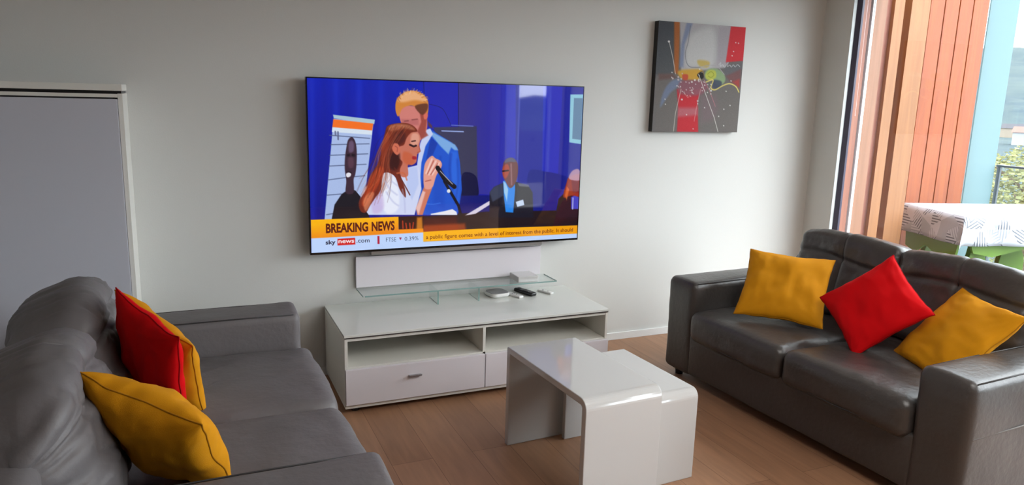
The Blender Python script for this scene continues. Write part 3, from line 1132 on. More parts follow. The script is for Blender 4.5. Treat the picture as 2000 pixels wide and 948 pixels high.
# woman
P.poly([(10, 850), (40, 760), (100, 700), (160, 640), (240, 630), (300, 690), (360, 600), (440, 580), (460, 640), (470, 760), (420, 948), (80, 948)], (206, 214, 244), 3, 1)
P.poly([(180, 660), (250, 640), (300, 760), (300, 900), (220, 940), (170, 850)], (236, 240, 252), 10, .8, sm=True)
P.poly([(100, 720), (170, 760), (190, 900), (110, 930)], (196, 176, 222), 12, .7, sm=True)
P.poly([(370, 600), (440, 590), (450, 720), (400, 840), (360, 740)], (180, 196, 240), 6, .8)
P.poly([(440, 948), (430, 900), (470, 790), (490, 740), (550, 750), (520, 830), (480, 948)], (206, 120, 96), 3, 1)
P.poly([(430, 900), (480, 770), (500, 780), (450, 948)], (240, 214, 214), 6, .7)
P.poly([(345, 370), (400, 330), (450, 350), (462, 390), (455, 430), (460, 480), (440, 500), (436, 530), (430, 560), (400, 580), (370, 580), (370, 660), (310, 650), (300, 480)], (196, 112, 92), 3, 1, sm=True)
P.poly([(400, 350), (445, 350), (455, 400), (430, 440), (390, 420)], (224, 164, 144), 9, .8, sm=True)
P.poly([(340, 480), (400, 500), (420, 560), (370, 580), (330, 540)], (196, 92, 58), 10, .8, sm=True)
P.line([(398, 405), (425, 400)], (60, 24, 28), 4, .9)
P.line([(385, 430), (412, 442), (430, 436)], (36, 16, 22), 6, .9)
P.poly([(405, 515), (432, 518), (430, 538), (404, 536)], (160, 30, 44), 3, .9, sm=True)
P.line([(452, 440), (462, 478), (440, 488)], (150, 70, 60), 3, .7)
P.poly([(218, 290), (280, 272), (350, 268), (410, 290), (440, 330), (395, 340), (360, 380), (340, 430), (300, 450), (300, 520), (330, 560), (310, 620), (330, 700), (350, 760), (352, 820), (310, 760), (270, 660), (190, 640), (170, 760), (130, 820), (90, 880), (60, 930), (20, 920), (8, 850), (60, 760), (90, 660), (150, 560), (180, 430), (200, 340)], (112, 40, 26), 3, 1, sm=True)
P.poly([(225, 300), (290, 275), (380, 285), (420, 320), (340, 310), (250, 330)], (176, 110, 80), 9, .85, sm=True)
P.poly([(180, 420), (220, 340), (235, 400), (200, 520), (170, 600)], (172, 66, 36), 10, .8, sm=True)
P.poly([(95, 670), (170, 590), (190, 640), (120, 780), (60, 880), (30, 850)], (196, 70, 30), 10, .75, sm=True)
P.poly([(40, 840), (90, 780), (120, 800), (60, 920)], (232, 150, 110), 7, .6, sm=True)
P.poly([(240, 500), (300, 470), (310, 560), (280, 620), (230, 590)], (44, 14, 16), 10, .8, sm=True)
P.poly([(262, 340), (340, 330), (345, 400), (280, 430)], (70, 26, 26), 10, .8, sm=True)
P.poly([(248, 435), (275, 418), (305, 440), (312, 480), (290, 505), (262, 480)], (206, 110, 84), 4, 1, sm=True)
P.line([(270, 600), (330, 700), (385, 800)], (96, 34, 24), 4, .85, sm=True)
P.line([(290, 640), (340, 640), (362, 690)], (200, 100, 60), 5, .7, sm=True)
# strands of hair, folds of cloth
rh = random.Random(11)
for k in range(70):
    t = rh.random()
    x0, y0 = 235 + 150 * t + rh.gauss(0, 8), 300 + rh.gauss(0, 12)
    x1, y1 = 200 - 60 * (1 - t) + rh.gauss(0, 14) + 60 * t, 470 + rh.gauss(0, 20)
    x2, y2 = 150 - 90 * (1 - t) + 130 * t + rh.gauss(0, 16), 660 + rh.gauss(0, 30)
    x3, y3 = x2 - 70 + 50 * t, y2 + 120 + rh.gauss(0, 30)
    c = rh.choice(((60, 18, 16), (150, 62, 34), (196, 96, 52), (96, 32, 22), (220, 140, 96)))
    if x1 < 250:
        P.line([(x0, y0), (x1, y1), (x2, y2), (x3, y3)], c, 1.2, .42, sm=True, soft=1.6)
P.poly([(262, 430), (290, 420), (306, 445), (310, 480), (290, 502), (266, 478)], (206, 110, 84), 4, .9, sm=True)
P.line([(275, 440), (292, 452), (290, 480)], (150, 66, 54), 3, .7, sm=True)
for k in range(60):
    a = rh.uniform(-2.9, -.2)
    rx, ry = rh.uniform(88, 124), rh.uniform(80, 112)
    cx_, cy_ = 400 + rx * math.cos(a), 135 + ry * math.sin(a)
    P.line([(cx_, cy_), (cx_ + 16 * math.cos(a + .5), cy_ + 18 * math.sin(a + .5))], rh.choice(((150, 84, 40), (232, 160, 90), (244, 204, 160), (196, 116, 50))), 2, .6)
for q in ([(200, 700), (240, 760), (290, 800)], [(210, 780), (260, 850), (300, 880)], [(330, 760), (345, 840), (350, 930)], [(250, 700), (290, 730)]):
    P.line(q, (176, 180, 220), 4, .6, sm=True, soft=5)
for q in ([(690, 500), (680, 620), (700, 760)], [(610, 520), (620, 640)], [(735, 540), (742, 700), (720, 860)]):
    P.line(q, (14, 52, 160), 6, .5, sm=True, soft=8)
# raised hand and microphone
P.poly([(490, 740), (486, 640), (500, 560), (545, 512), (575, 530), (612, 550), (620, 590), (580, 660), (555, 740), (520, 760)], (226, 156, 140), 3, 1, sm=True)
for a, b in (((505, 640), (548, 535)), ((525, 650), (578, 550)), ((550, 650), (602, 565))):
    P.line([a, b], (248, 216, 208), 5, .8, soft=4)
for a, b in (((515, 645), (560, 548)), ((540, 650), (590, 570)), ((500, 700), (540, 690))):
    P.line([a, b], (150, 60, 50), 3, .7, soft=2)
P.line([(590, 600), (640, 680), (715, 740)], (20, 14, 20), 14, 1, soft=2)
P.line([(610, 625), (700, 720)], (190, 190, 200), 3, .8)
P.line([(640, 700), (745, 880), (760, 940)], (18, 16, 30), 9, 1, soft=2)
P.dot(672, 772, 14, (220, 224, 232))
P.poly([(540, 940), (640, 920), (700, 905), (730, 925), (735, 948), (540, 948)], (232, 232, 240), 3, 1)
# paper in front of the seated guest
P.crop(580, 130, 2.431)
P.poly([(800, 708), (900, 648), (940, 626), (950, 636), (905, 665), (850, 700)], (216, 208, 226), 2)
# seated man
P.crop(920, 150, 3.27)
P.poly([(120, 900), (122, 740), (150, 705), (205, 680), (290, 672), (370, 700), (395, 740), (400, 900)], (28, 26, 38), 3, 1)
P.poly([(122, 740), (150, 705), (205, 680), (210, 760), (140, 800)], (58, 66, 90), 6, .9)
P.poly([(300, 680), (370, 690), (375, 705), (310, 700)], (110, 112, 130), 4, .8)
P.poly([(208, 668), (222, 665), (250, 710), (282, 680), (284, 720), (272, 868), (224, 865), (212, 760)], (36, 132, 232), 2.5, 1)
P.poly([(208, 668), (224, 680), (240, 720), (232, 800), (214, 740)], (166, 206, 236), 4, .9)
P.poly([(204, 590), (212, 545), (240, 522), (275, 524), (300, 560), (300, 630), (280, 690), (250, 712), (222, 670), (205, 630)], (108, 62, 62), 3, 1, sm=True)
P.poly([(205, 580), (235, 560), (248, 600), (225, 650), (205, 630)], (176, 70, 46), 5, .85, sm=True)
P.poly([(215, 550), (235, 522), (270, 520), (290, 545), (250, 545)], (90, 92, 116), 5, .9, sm=True)
P.line([(205, 605), (240, 600)], (24, 14, 18), 5, .9)
P.line([(258, 560), (262, 690)], (170, 130, 140), 5, .6, soft=4)
P.poly([(288, 800), (335, 785), (343, 820), (298, 832)], (196, 214, 240), 2)
# guest at the right edge
P.poly([(545, 860), (560, 780), (600, 740), (650, 720), (700, 730), (690, 900), (545, 900)], (34, 26, 34), 3)
P.poly([(590, 770), (610, 680), (630, 640), (700, 630), (698, 760), (640, 760)], (150, 50, 34), 4, 1, sm=True)
P.poly([(640, 650), (690, 650), (690, 740), (650, 740)], (120, 40, 50), 6, .9)
P.poly([(625, 640), (650, 600), (690, 595), (700, 660), (640, 660)], (190, 150, 170), 5, .9, sm=True)
P.poly([(600, 760), (612, 700), (628, 720), (612, 790)], (222, 110, 50), 5, .8)
P.poly([(640, 770), (660, 760), (690, 770), (686, 845), (640, 845)], (60, 70, 190), 3, 1)
P.line([(652, 775), (650, 845)], (190, 190, 240), 4, .9)
# banner, ticker strips
P.crop(600, 410, 7.143)
P.poly([(55, 142), (1282, 98), (1285, 275), (1625, 275), (1628, 318), (1630, 325), (62, 405)], (248, 180, 8), 1.2, 1, col2=(236, 138, 16), grad=[(700, 150), (715, 350)])
P.poly([(1282, 98), (1640, 84), (1630, 290), (1290, 278)], (40, 10, 8), 2)
P.poly([(1540, 110), (1610, 100), (1625, 290), (1530, 290)], (210, 130, 30), 10, .9)
P.poly([(1290, 276), (1628, 262), (1630, 322), (1290, 340)], (244, 144, 12), 3)
for q in ([(1385, 190), (1395, 260)], [(1440, 190), (1445, 265)], [(1490, 180), (1480, 260)], [(1340, 160), (1345, 260)]):
    P.line(q, (196, 60, 24), 4, .85)
P.poly([(62, 402), (1628, 316), (1640, 560), (66, 606)], (188, 212, 252), 1.2)
P.poly([(430, 408), (676, 392), (680, 485), (430, 500)], (204, 22, 26), 1.2)
P.poly([(988, 368), (1016, 366), (1018, 478), (990, 480)], (176, 24, 56), 1.2)
P.poly([(1290, 388), (1328, 386), (1310, 425)], (150, 14, 60), 1.2)
P.crop(820, 400, 6.0606)
P.poly([(48, 322), (700, 285), (1868, 244), (1868, 340), (48, 440)], (248, 180, 10), 1.4, 1, col2=(240, 160, 10), grad=[(1000, 270), (1010, 400)])
P.poly([(48, 440), (1868, 340), (1875, 420), (48, 540)], (188, 212, 252), 1.2)
P.poly([(-30, 446), (50, 440), (50, 540), (-30, 540)], (188, 212, 252), 1.2)


def screen_mat(name, strength, attr=True, rgb=(0, 0, 0)):
    m = bpy.data.materials.new(name)
    m.use_nodes = True
    nt = m.node_tree
    b = nt.nodes['Principled BSDF']
    b.inputs['Base Color'].default_value = (0.004, 0.004, 0.006, 1)
    b.inputs['Roughness'].default_value = 0.03
    b.inputs['Specular IOR Level'].default_value = 0.85
    if attr:
        a = nt.nodes.new('ShaderNodeAttribute')
        a.attribute_name = 'picture'
        nt.links.new(a.outputs['Color'], b.inputs['Emission Color'])
    else:
        b.inputs['Emission Color'].default_value = (*lin(rgb), 1)
    b.inputs['Emission Strength'].default_value = strength
    return m


SCR = 0.44
scr = P.mesh('screen', scr_w, scr_h, screen_mat('broadcast_picture', SCR), tv)
scr.location = (.006, 0.0, .012)


def text_part(name, txt, uv0, uv1, height, m, squeeze=None, bold=0.0, shear=0.0):
    """lettering lying on the screen: baseline from uv0 to uv1 (screen fractions), cap height as a fraction of the screen height"""
    cu = bpy.data.curves.new(name, 'FONT')
    cu.body = txt
    cu.offset = bold
    cu.size = 1.0
    cu.shear = shear
    cu.resolution_u = 3
    o = bpy.data.objects.new(name, cu)
    COL.objects.link(o)
    dg = bpy.context.evaluated_depsgraph_get()
    dg.update()
    me = bpy.data.meshes.new_from_object(o.evaluated_get(dg))
    bpy.data.objects.remove(o)
    xs = [v.co.x for v in me.vertices]
    x0, x1 = min(xs), max(xs)
    cap = 0.70
    hh = height * scr_h
    a = Vector((uv0[0] * scr_w, 0, uv0[1] * scr_h))
    b = Vector((uv1[0] * scr_w, 0, uv1[1] * scr_h))
    ex_ = (b - a) / (x1 - x0)
    for v in me.vertices:
        p = a + ex_ * (v.co.x - x0) + Vector((0, 0, 1)) * (v.co.y * hh / cap)
        v.co = Vector((p.x, -.0006, p.z))
    me.materials.clear()
    me.materials.append(m)
    t = bpy.data.objects.new(name, me)
    COL.objects.link(t)
    t.parent = scr
    return t


def suv(px, py):
    q = Hs @ np.array([px, py, 1.0])
    return (q[0] / q[2], q[1] / q[2])


def caption(txt, a, b, cap_px, m, bold=0.0):
    u0, u1 = suv(*a), suv(*b)
    t0 = suv(a[0], a[1] - cap_px)
    return text_part('caption', txt, u0, u1, t0[1] - u0[1], m, bold=bold)


T_dark = screen_mat('caption_maroon', SCR, False, (84, 16, 10))
T_navy = screen_mat('caption_navy', SCR, False, (28, 34, 66))
T_white = screen_mat('caption_white', SCR, False, (244, 226, 230))
T_brown = screen_mat('caption_brown', SCR, False, (132, 58, 8))
T_grey = screen_mat('caption_grey_blue', SCR, False, (70, 84, 112))
caption('BREAKING', (637.5, 455.2), (720.2, 451.6), 17.3, T_dark, bold=0.04)
caption('NEWS', (727, 451.3), (772, 449), 17.0, T_dark, bold=0.04)
caption('sky', (637, 478.0), (656.5, 477), 8.0, T_navy, bold=0.03)
caption('news', (662, 475.5), (693, 474.2), 8.0, T_white, bold=0.02)
caption('.com', (697.5, 474.5), (723, 473.6), 8.4, T_navy, bold=0.008)
caption('FTSE', (755, 472.6), (775, 471.7), 8.2, T_grey)
caption('0.39%', (791.5, 470.6), (818.5, 469.2), 7.8, T_grey)
caption('a public figure comes with a level of interest from the public. It should', (833, 467.3), (1119, 451.9), 7.6, T_brown, bold=0.016)

# ------------------------------------------------------------------ canvas painting
ca_w, ca_h = 0.702, 0.704
ca = empty('canvas_painting', (2.805, -0.045, 1.426))
tag(ca, 'abstract red and grey canvas painting hanging near the window', 'painting')
boxes('canvas_side', [(0, ca_w, .0006, .044, 0, ca_h)], M['black'], ca, bevel=.001)
Hc = homography([(1287.5, 41), (1457, 51), (1442.5, 258), (1273, 258)], [(0, 1), (1, 1), (1, 0), (0, 0)])
Q = Paint(300, 300, Hc)
Q.img[:] = (112, 108, 106)
Q.crop(1240, 20, 3.646)
Q.poly([(170, 70), (290, 75), (300, 470), (140, 480)], (70, 74, 80), 3, 1, col2=(90, 92, 94), grad=[(200, 100), (200, 460)])
Q.poly([(280, 75), (322, 78), (310, 470), (280, 440)], (178, 100, 40), 6, .95)
Q.poly([(320, 75), (700, 95), (650, 400), (330, 440)], (182, 178, 180), 8, 1)
Q.poly([(420, 160), (560, 130), (560, 380), (440, 400), (370, 380), (375, 250)], (206, 206, 204), 24, .9, sm=True)
Q.poly([(370, 85), (412, 90), (355, 240), (345, 400), (318, 400), (330, 240)], (130, 142, 172), 9, .9)
Q.line([(395, 110), (380, 220), (360, 300), (370, 370), (400, 400), (470, 400)], (110, 112, 120), 2, .8, sm=True)
Q.poly([(600, 110), (690, 100), (650, 380), (590, 380)], (172, 164, 170), 14, .8)
Q.poly([(684, 108), (795, 108), (775, 350), (650, 362)], (216, 44, 54), 5, 1)
Q.poly([(150, 460), (300, 450), (640, 480), (760, 470), (735, 870), (140, 868)], (116, 110, 106), 10, 1)
Q.poly([(170, 450), (270, 450), (300, 480), (170, 495)], (112, 84, 80), 10, .9)
Q.poly([(640, 400), (770, 370), (760, 440), (650, 470)], (104, 104, 108), 10, .9)
Q.poly([(650, 460), (760, 410), (752, 540), (700, 520)], (128, 84, 84), 10, .9)
Q.poly([(700, 500), (752, 480), (750, 545)], (186, 66, 60), 8, .8)
Q.poly([(180, 690), (200, 590), (250, 510), (320, 480), (330, 520), (260, 580), (230, 620)], (120, 132, 160), 9, .9, sm=True)
Q.poly([(300, 560), (470, 560), (450, 640), (455, 870), (300, 868), (310, 700)], (206, 40, 52), 6, 1)
Q.poly([(310, 690), (450, 690), (450, 745), (305, 760)], (190, 120, 128), 14, .8)
Q.poly([(470, 600), (580, 600), (600, 700), (560, 780), (480, 800)], (132, 108, 114), 24, .6)
Q.poly([(330, 500), (460, 490), (520, 540), (460, 600), (320, 590)], (150, 92, 104), 12, .9, sm=True)
Q.poly([(310, 430), (400, 415), (480, 420), (480, 480), (400, 490), (330, 480)], (220, 168, 52), 9, .95, sm=True)
Q.poly([(450, 350), (530, 360), (520, 400), (460, 390)], (206, 178, 90), 9, .9, sm=True)
Q.poly([(340, 455), (378, 455), (375, 490), (345, 490)], (206, 74, 50), 5, .9, sm=True)
Q.poly([(445, 455), (480, 430), (492, 470), (470, 485)], (24, 22, 22), 4, .95, sm=True)
Q.poly([(500, 440), (530, 410), (590, 410), (640, 450), (645, 500), (600, 530), (560, 490), (510, 485)], (150, 178, 130), 6, .95, sm=True)
Q.poly([(505, 450), (530, 420), (575, 425), (580, 470), (540, 490), (510, 480)], (200, 204, 80), 5, .95, sm=True)
Q.line([(520, 450), (545, 430), (565, 452), (545, 472), (525, 462)], (150, 160, 50), 2, .9, sm=True)
Q.poly([(560, 490), (620, 500), (610, 545), (560, 545)], (64, 72, 96), 6, .85, sm=True)
Q.line([(470, 400), (530, 385), (590, 395), (640, 450)], (180, 176, 178), 2, .9, sm=True)
Q.line([(510, 505), (560, 490), (545, 545), (575, 560), (630, 530), (680, 515), (725, 535), (748, 575)], (240, 220, 120), 3.4, 1, sm=True)
Q.line([(245, 225), (270, 330), (290, 450)], (226, 222, 214), 1.6, 1)
Q.dot(243, 222, 8, (240, 238, 234))
Q.line([(330, 560), (290, 730), (275, 870)], (222, 214, 200), 1.8, 1)
Q.line([(470, 560), (440, 700), (425, 790)], (226, 180, 176), 1.6, .9)
Q.line([(455, 450), (510, 600), (570, 760), (600, 868)], (232, 228, 220), 1.8, 1)
Q.line([(495, 490), (540, 580), (578, 680)], (214, 130, 140), 1.5, .9)
Q.line([(355, 590), (380, 620), (395, 600)], (236, 150, 140), 1.5, .9)
sig = [(600, 380), (615, 365), (610, 392), (628, 380), (640, 398), (655, 380), (668, 362), (662, 392), (680, 382), (690, 396), (705, 380), (718, 394), (735, 378), (752, 392)]
Q.line(sig, (214, 216, 220), 1.6, .95, sm=True)
rq = random.Random(3)
for k in range(46):
    x, y = 320 + rq.gauss(90, 75), rq.gauss(535, 42)
    Q.dot(x, y, rq.choice((3, 4, 5, 7)), rq.choice(((236, 234, 230), (226, 222, 220), (210, 190, 190))), .95)
for x, y in ((655, 570), (690, 495), (685, 672), (640, 700), (603, 752), (640, 820), (720, 222), (740, 226), (705, 285), (695, 315), (215, 632), (218, 668), (450, 662), (500, 690), (370, 742), (520, 580), (545, 590), (418, 845), (480, 545), (325, 540), (265, 440)):
    Q.dot(x, y, 4.5, (234, 232, 228), .95)
Q.img *= 0.88
Q.img += np.random.RandomState(2).normal(0, 3, Q.img.shape[:2])[..., None]


def paint_mat():
    m = bpy.data.materials.new('acrylic_paint')
    m.use_nodes = True
    b = m.node_tree.nodes['Principled BSDF']
    a = m.node_tree.nodes.new('ShaderNodeAttribute')
    a.attribute_name = 'picture'
    m.node_tree.links.new(a.outputs['Color'], b.inputs['Base Color'])
    b.inputs['Roughness'].default_value = 0.7
    b.inputs['Specular IOR Level'].default_value = 0.25
    return m


Q.mesh('canvas_front', ca_w, ca_h, paint_mat(), ca)


# ------------------------------------------------------------------ nest of coffee tables
def waterfall(name, x, y, yaw, w, l, h, t, rad, label):
    """one bent board: two side legs and a top, seen as an inverted U along its length"""
    e = empty(name, (x, y, 0), yaw)
    tag(e, label, 'coffee table')
    bm = bmesh.new()
    n = 8
    rf = .014
    outer = [(0, 0)]
    for k in range(n + 1):
        a = PI - k * PI / 2 / n
        outer.append((rf + rf * math.cos(a), h - rf + rf * math.sin(a)))
    for k in range(n + 1):
        a = PI / 2 - k * PI / 2 / n
        outer.append((l - rad + rad * math.cos(a), h - rad + rad * math.sin(a)))
    outer.append((l, 0))
    ri = max(0.004, rad - t)
    inner = [(l - t, 0)]
    for k in range(n + 1):
        a = k * PI / 2 / n
        inner.append((l - t - ri + ri * math.cos(a), h - t - ri + ri * math.sin(a)))
    for k in range(n + 1):
        a = PI / 2 + k * PI / 2 / n
        inner.append((t + .004 + .004 * math.cos(a), h - t - .004 + .004 * math.sin(a)))
    inner.append((t, 0))
    prof = [(-q[0], q[1]) for q in outer], [(-q[0], q[1]) for q in inner[::-1]]
    O, I = prof
    A = [[bm.verts.new((xx, q[0], q[1])) for q in O] for xx in (0, w)]
    B = [[bm.verts.new((xx, q[0], q[1])) for q in I] for xx in (0, w)]
    m_ = len(O)
    for i in range(m_ - 1):
        bm.faces.new((A[0][i], A[0][i + 1], A[1][i + 1], A[1][i]))
        bm.faces.new((B[0][i], B[1][i], B[1][i + 1], B[0][i + 1]))
        for s in (0, 1):
            bm.faces.new((A[s][i], A[s][i + 1], B[s][i + 1], B[s][i]))
    for i in (0, m_ - 1):
        bm.faces.new((A[0][i], A[1][i], B[1][i], B[0][i]))
    o = finish('bent_board', bm, M['white_gloss'], e, bevel=0.003)
    for p in o.data.polygons:
        p.use_smooth = False
    return e


waterfall('coffee_table', 1.315, -1.171, 0.055, 0.366, 0.69, 0.487, 0.030, 0.045, 'taller white gloss bent board coffee table of the nested pair')
waterfall('coffee_table', 1.600, -1.212, 0.055, 0.335, 0.566, 0.413, 0.026, 0.04, 'lower white gloss nesting table pulled out on the right')


# ------------------------------------------------------------------ sofas
def sofa(name, loc, yaw, sgn, lm, label, puffy, seed, Lg=1.89):
    e = empty(name, loc, yaw)
    tag(e, label, 'sofa', 'two seater leather sofas')
    aw, h = .235, .60
    off = Vector((seed * 3.7, seed * 1.3, 0))

    def wr(co, s, amp):
        return amp * noise.noise(co * s + off)

    def bx_(name_, d0, d1, s0, s1, z0, z1, r, disp=None, n=16, m=None, parent=None, rot=0.0):
        bm = bmesh.new()
        hx, hy, hz = (d1 - d0) / 2, (s1 - s0) / 2, (z1 - z0) / 2
        softbox(bm, 0, 0, 0, hx, hy, hz, r, n, disp)
        if rot:
            bmesh.ops.rotate(bm, verts=bm.verts, cent=(0, 0, -hz), matrix=Matrix.Rotation(rot, 3, 'Y'))
        bmesh.ops.translate(bm, verts=bm.verts, vec=((d0 + d1) / 2, -(s0 + s1) / 2, (z0 + z1) / 2))
        if sgn < 0:
            bmesh.ops.scale(bm, verts=bm.verts, vec=(-1, 1, 1))
        return finish(name_, bm, m or lm, parent or e, smooth=True)

    def seam(name_, pts, r, parent, m=None):
        bm = bmesh.new()
        tube(bm, [(sgn * p[0], -p[1], p[2]) for p in pts], r, 6)
        return finish(name_, bm, m or M['stitch'], parent, smooth=True)

    def centre_seam(c_):
        from mathutils.bvhtree import BVHTree
        me = c_.data
        tr = BVHTree.FromPolygons([v.co for v in me.vertices], [list(p.vertices) for p in me.polygons])
        lo = [min(v.co[a] for v in me.vertices) for a in range(3)]
        hi = [max(v.co[a] for v in me.vertices) for a in range(3)]
        c0 = Vector([(lo[a] + hi[a]) / 2 for a in range(3)])
        pts = []
        for i in range(60):
            th = math.radians(-50 + 175 * i / 59)
            d = Vector((-sgn * math.cos(th), 0, math.sin(th)))
            hit = tr.ray_cast(c0 + d * 1.2, -d)
            if hit[0] is not None:
                pts.append(hit[0] + d * .0005)
        bm = bmesh.new()
        tube(bm, pts, .0022, 6)
        return finish('seam', bm, M['stitch_light'] if puffy else M['stitch'], c_, smooth=True)

    # base and frame
    b_ = bx_('base', 0.0, .90, aw - .02, Lg - aw + .02, .05, .30, .02, lambda co, n: n * wr(co, 5, .004))
    bx_('back_frame', .84, 1.0, .14, Lg - .03, .06, .72, .05, lambda co, n: n * wr(co, 5, .006))
    for s0 in (0.0, Lg - aw):
        def dsp(co, n):
            return n * (wr(co, 4, .006) + wr(co, 14, .002)) + Vector((0, 0, .008 * (1 - (co.y / .12) ** 2) if n.z > .6 else 0))
        a_ = bx_('armrest', -.005, .97, s0, s0 + aw, .04, h, .038, dsp, n=22)
        outer = s0 + .012 if s0 == 0 else s0 + aw - .012
        for yy in (s0 + .012, s0 + aw - .012):
            seam('seam', [(.03, yy, h - .006), (.3, yy, h - .003), (.6, yy, h - .003), (.86, yy, h - .006)], .0028, a_, M['stitch'])
        side = s0 - .001 if s0 == 0 else s0 + aw + .001
        seam('seam', [(.03, side, .37), (.45, side, .375), (.87, side, .37)], .003, a_, M['stitch_light'])
    # seat cushions
    cw = (Lg - 2 * aw) / 2
    for k in range(2):
        s0 = aw + k * cw

        def dsp(co, n, k=k):
            u = co.y / (cw / 2)
            v = co.x / .36
            o = Vector((0, 0, 0))
            if n.z > -.2:
                o.z += .020 * (1 - u * u) * (1 - .5 * v * v) * max(0, n.z) - .010 * max(0, n.z) * (v > .7)
            o += n * (wr(co + Vector((k, 0, 0)), 7, .006) + wr(co * 1.0 + Vector((k, 3, 0)), 22, .0022))
            # stretch creases running back from the front edge
            if n.z > .3:
                o.z += .0035 * math.sin(co.y * 46 + 7 * noise.noise(Vector((co.x * 6, co.y * 3, k + seed)))) * max(0, noise.noise(Vector((co.x * 5 + seed, co.y * 5, k * 3))))
            if n.x < -.5:
                o.x += -.012 * (1 - u * u)
            return o
        c_ = bx_('seat_cushion', -.035, .76, s0 + .003, s0 + cw - .003, .265, .445, .05, dsp, n=30)
        seam('seam', [(-.022, s0 + .03, .295), (-.045, s0 + cw / 2, .293), (-.022, s0 + cw - .03, .295)], .003, c_)
    # back cushions: plump, with a centre seam and a fold across the head roll
    for k in range(2):
        s0 = aw + k * cw
        hh = .485 if not puffy else .49
        th = .21 if not puffy else .27

        def dsp(co, n, k=k):
            u = co.y / (cw / 2)
            w = co.z / (hh / 2)
            o = Vector((0, 0, 0))
            # crowned top, lower toward both ends
            o.z += -(.06 if puffy else .012) * (u ** 4) * max(0, w) - (.07 if puffy else .012) * (u * u) * max(0, w)
            if puffy:
                o.x -= co.x * .42 * u ** 4
            # fuller in the middle
            f = (1 - u ** 4) * (1 - .3 * w * w)
            o.x += (.035 if puffy else .022) * f * (-1 if co.x < 0 else .3)
            # head roll fold
            g = math.exp(-((w - .36 - .06 * math.sin(u * 3 + k)) / .06) ** 2)
            if co.x < 0:
                o.x += (.015 if puffy else .012) * g
                o.x -= (.014 if puffy else .010) * math.exp(-((w - .78) / .3) ** 2) * (1 - u ** 4)
            # vertical centre seam
            if abs(co.y) < .06 and (co.x < 0 or w > .6):
                o -= n * .009 * math.exp(-(co.y / .012) ** 2)
            # gathered wrinkles near the fold and the ends
            wv = noise.noise(Vector((co.y * 9, co.z * 16, k * 5 + seed)))
            if puffy:
                rg = 1 - abs(noise.noise(Vector((co.y * 5 + 9 * k, co.z * 9 + 2 * co.y, 4.0 + seed)))) * 2.6
                o -= n * .010 * max(0, rg) ** 5
                rg = 1 - abs(noise.noise(Vector((co.y * 9 + 3 * k, co.z * 15 - 6 * co.y, 8.0 + seed)))) * 2.6
                o -= n * .005 * max(0, rg) ** 5
            o += n * (wr(co + Vector((k * 2, 0, 0)), 6, .012) + .008 * wv * (.4 + abs(u)) * (1.3 if puffy else .7) + wr(co, 24, .003))
            return o
        d0 = .66 if not puffy else .65
        c_ = bx_('back_cushion', d0, d0 + th, s0 + (.035 if k == 0 else -.012), s0 + cw + .012, .425, .425 + hh, .10 if puffy else .05, dsp, n=56, rot=math.radians(21 if puffy else 13))
        centre_seam(c_)
    # feet
    for d in (.06, .84):
        for s in (.08, Lg - .08):
            bm = bmesh.new()
            tube(bm, [(sgn * d, -s, 0), (sgn * d, -s, .06)], [.022, .028], 14)
            finish('foot', bm, M['black'], e)
    return e


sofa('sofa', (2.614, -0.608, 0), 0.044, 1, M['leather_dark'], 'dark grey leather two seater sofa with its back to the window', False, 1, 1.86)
sofa('sofa', (0.441, -0.490, 0), 0.016, -1, M['leather'], 'grey leather two seater sofa at the left, by the pale cabinet', True, 2, 1.92)


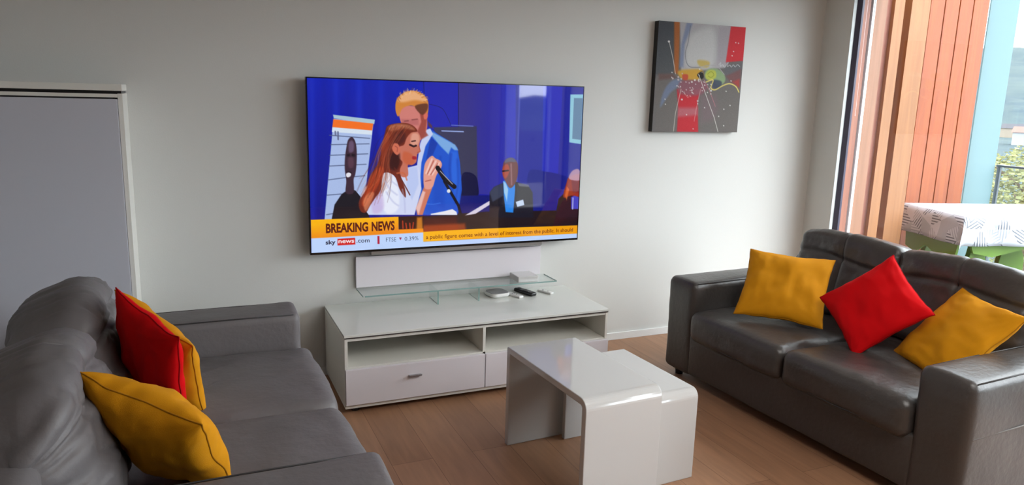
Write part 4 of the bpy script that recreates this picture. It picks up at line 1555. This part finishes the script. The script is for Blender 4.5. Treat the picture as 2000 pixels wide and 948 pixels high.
# ------------------------------------------------------------------ scatter cushions
def pillow(c, U, V, a, T, m, sm_, label, seed, sag=0.0):
    U = Vector(U).normalized()
    V = Vector(V)
    V = (V - U * V.dot(U)).normalized()
    Nn = U.cross(V)
    o_ = empty('scatter_cushion', c)
    o_.rotation_euler = Matrix((U, V, Nn)).transposed().to_euler()
    tag(o_, label, 'cushion')
    n = 44
    off = Vector((seed * 5.1, seed * 2.3, 0))

    def P2(u, v):
        p = .075
        x = a * u * (1 - p * (1 - v * v) * u * u)
        y = a * v * (1 - p * (1 - u * u) * v * v)
        return x, y

    def thick(u, v):
        return T * (max(0, (1 - u * u)) * max(0, (1 - v * v))) ** .42

    bm = bmesh.new()
    g = {}
    for sd in (1, -1):
        for i in range(n + 1):
            for j in range(n + 1):
                u = math.sin((i / n - .5) * PI)
                v = math.sin((j / n - .5) * PI)
                edge = i in (0, n) or j in (0, n)
                if edge and sd < 0:
                    g[(sd, i, j)] = g[(1, i, j)]
                    continue
                x, y = P2(u, v)
                z = thick(u, v) * sd
                ed = (1 - abs(u)) * (1 - abs(v))
                # creases fanning from the corners and sides, plus soft lumps
                r1 = noise.noise(Vector((u * 2.2, v * 2.2, sd * 3)) + off)
                ang = math.atan2(abs(v) - 1.05, abs(u) - 1.05)
                r2 = math.sin(ang * 22 + seed) * math.exp(-3.2 * math.hypot(abs(u) - 1, abs(v) - 1)) * .10
                r3 = noise.noise(Vector((u * 6, v * 2.5, sd * 7)) + off) * .09
                if not edge:
                    z *= 1 + .16 * r1 + r2 + r3
                wob = .004 * noise.noise(Vector((u * 5, v * 5, 9)) + off)
                g[(sd, i, j)] = bm.verts.new((x + wob, y + wob, z + (.010 * noise.noise(Vector((u * 2, v * 2, 1)) + off))))
    for sd in (1, -1):
        for i in range(n):
            for j in range(n):
                q = [g[(sd, i, j)], g[(sd, i + 1, j)], g[(sd, i + 1, j + 1)], g[(sd, i, j + 1)]]
                bm.faces.new(q if sd > 0 else q[::-1])
    rim = []
    for i in range(n):
        rim.append(g[(1, i, 0)].co.copy())
    for j in range(n):
        rim.append(g[(1, n, j)].co.copy())
    for i in range(n, 0, -1):
        rim.append(g[(1, i, n)].co.copy())
    for j in range(n, 0, -1):
        rim.append(g[(1, 0, j)].co.copy())
    finish('cover', bm, m, o_, smooth=True)
    bm = bmesh.new()
    tube(bm, rim, .0026, 6, closed=True)
    finish('seam', bm, sm_, o_, smooth=True)
    return o_


Yw, Ys, Rd, Rs = M['yellow'], M['yellow_seam'], M['red'], M['red_seam']
pillow((2.984, -1.159, .636), (.628, -.778, -.016), (.588, .461, .665), .228, .065, Yw, Ys, 'mustard yellow cushion leaning in the far corner of the dark sofa', 1)
pillow((3.061, -1.676, .665), (.554, -.544, .63), (.258, .832, .491), .205, .06, Rd, Rs, 'red cushion balanced on one corner in the middle of the dark sofa', 2)
pillow((3.155, -2.045, .611), (.614, -.263, .744), (.36, .933, .033), .226, .06, Yw, Ys, 'mustard yellow cushion tilted behind the near arm of the dark sofa', 3)
pillow((-.117, -1.935, .642), (.766, -.59, -.256), (-.2, -.597, .777), .197, .095, Yw, Ys, 'mustard yellow cushion nearest the camera on the left sofa', 4)
pillow((-.157, -1.41, .698), (.521, -.807, -.279), (-.022, -.339, .94), .19, .055, Rd, Rs, 'red cushion between two mustard ones on the left sofa', 5)
pillow((-.128, -1.305, .66), (.6, -.715, -.359), (-.073, -.496, .865), .203, .07, Yw, Ys, 'mustard yellow cushion behind the red one on the left sofa', 6)
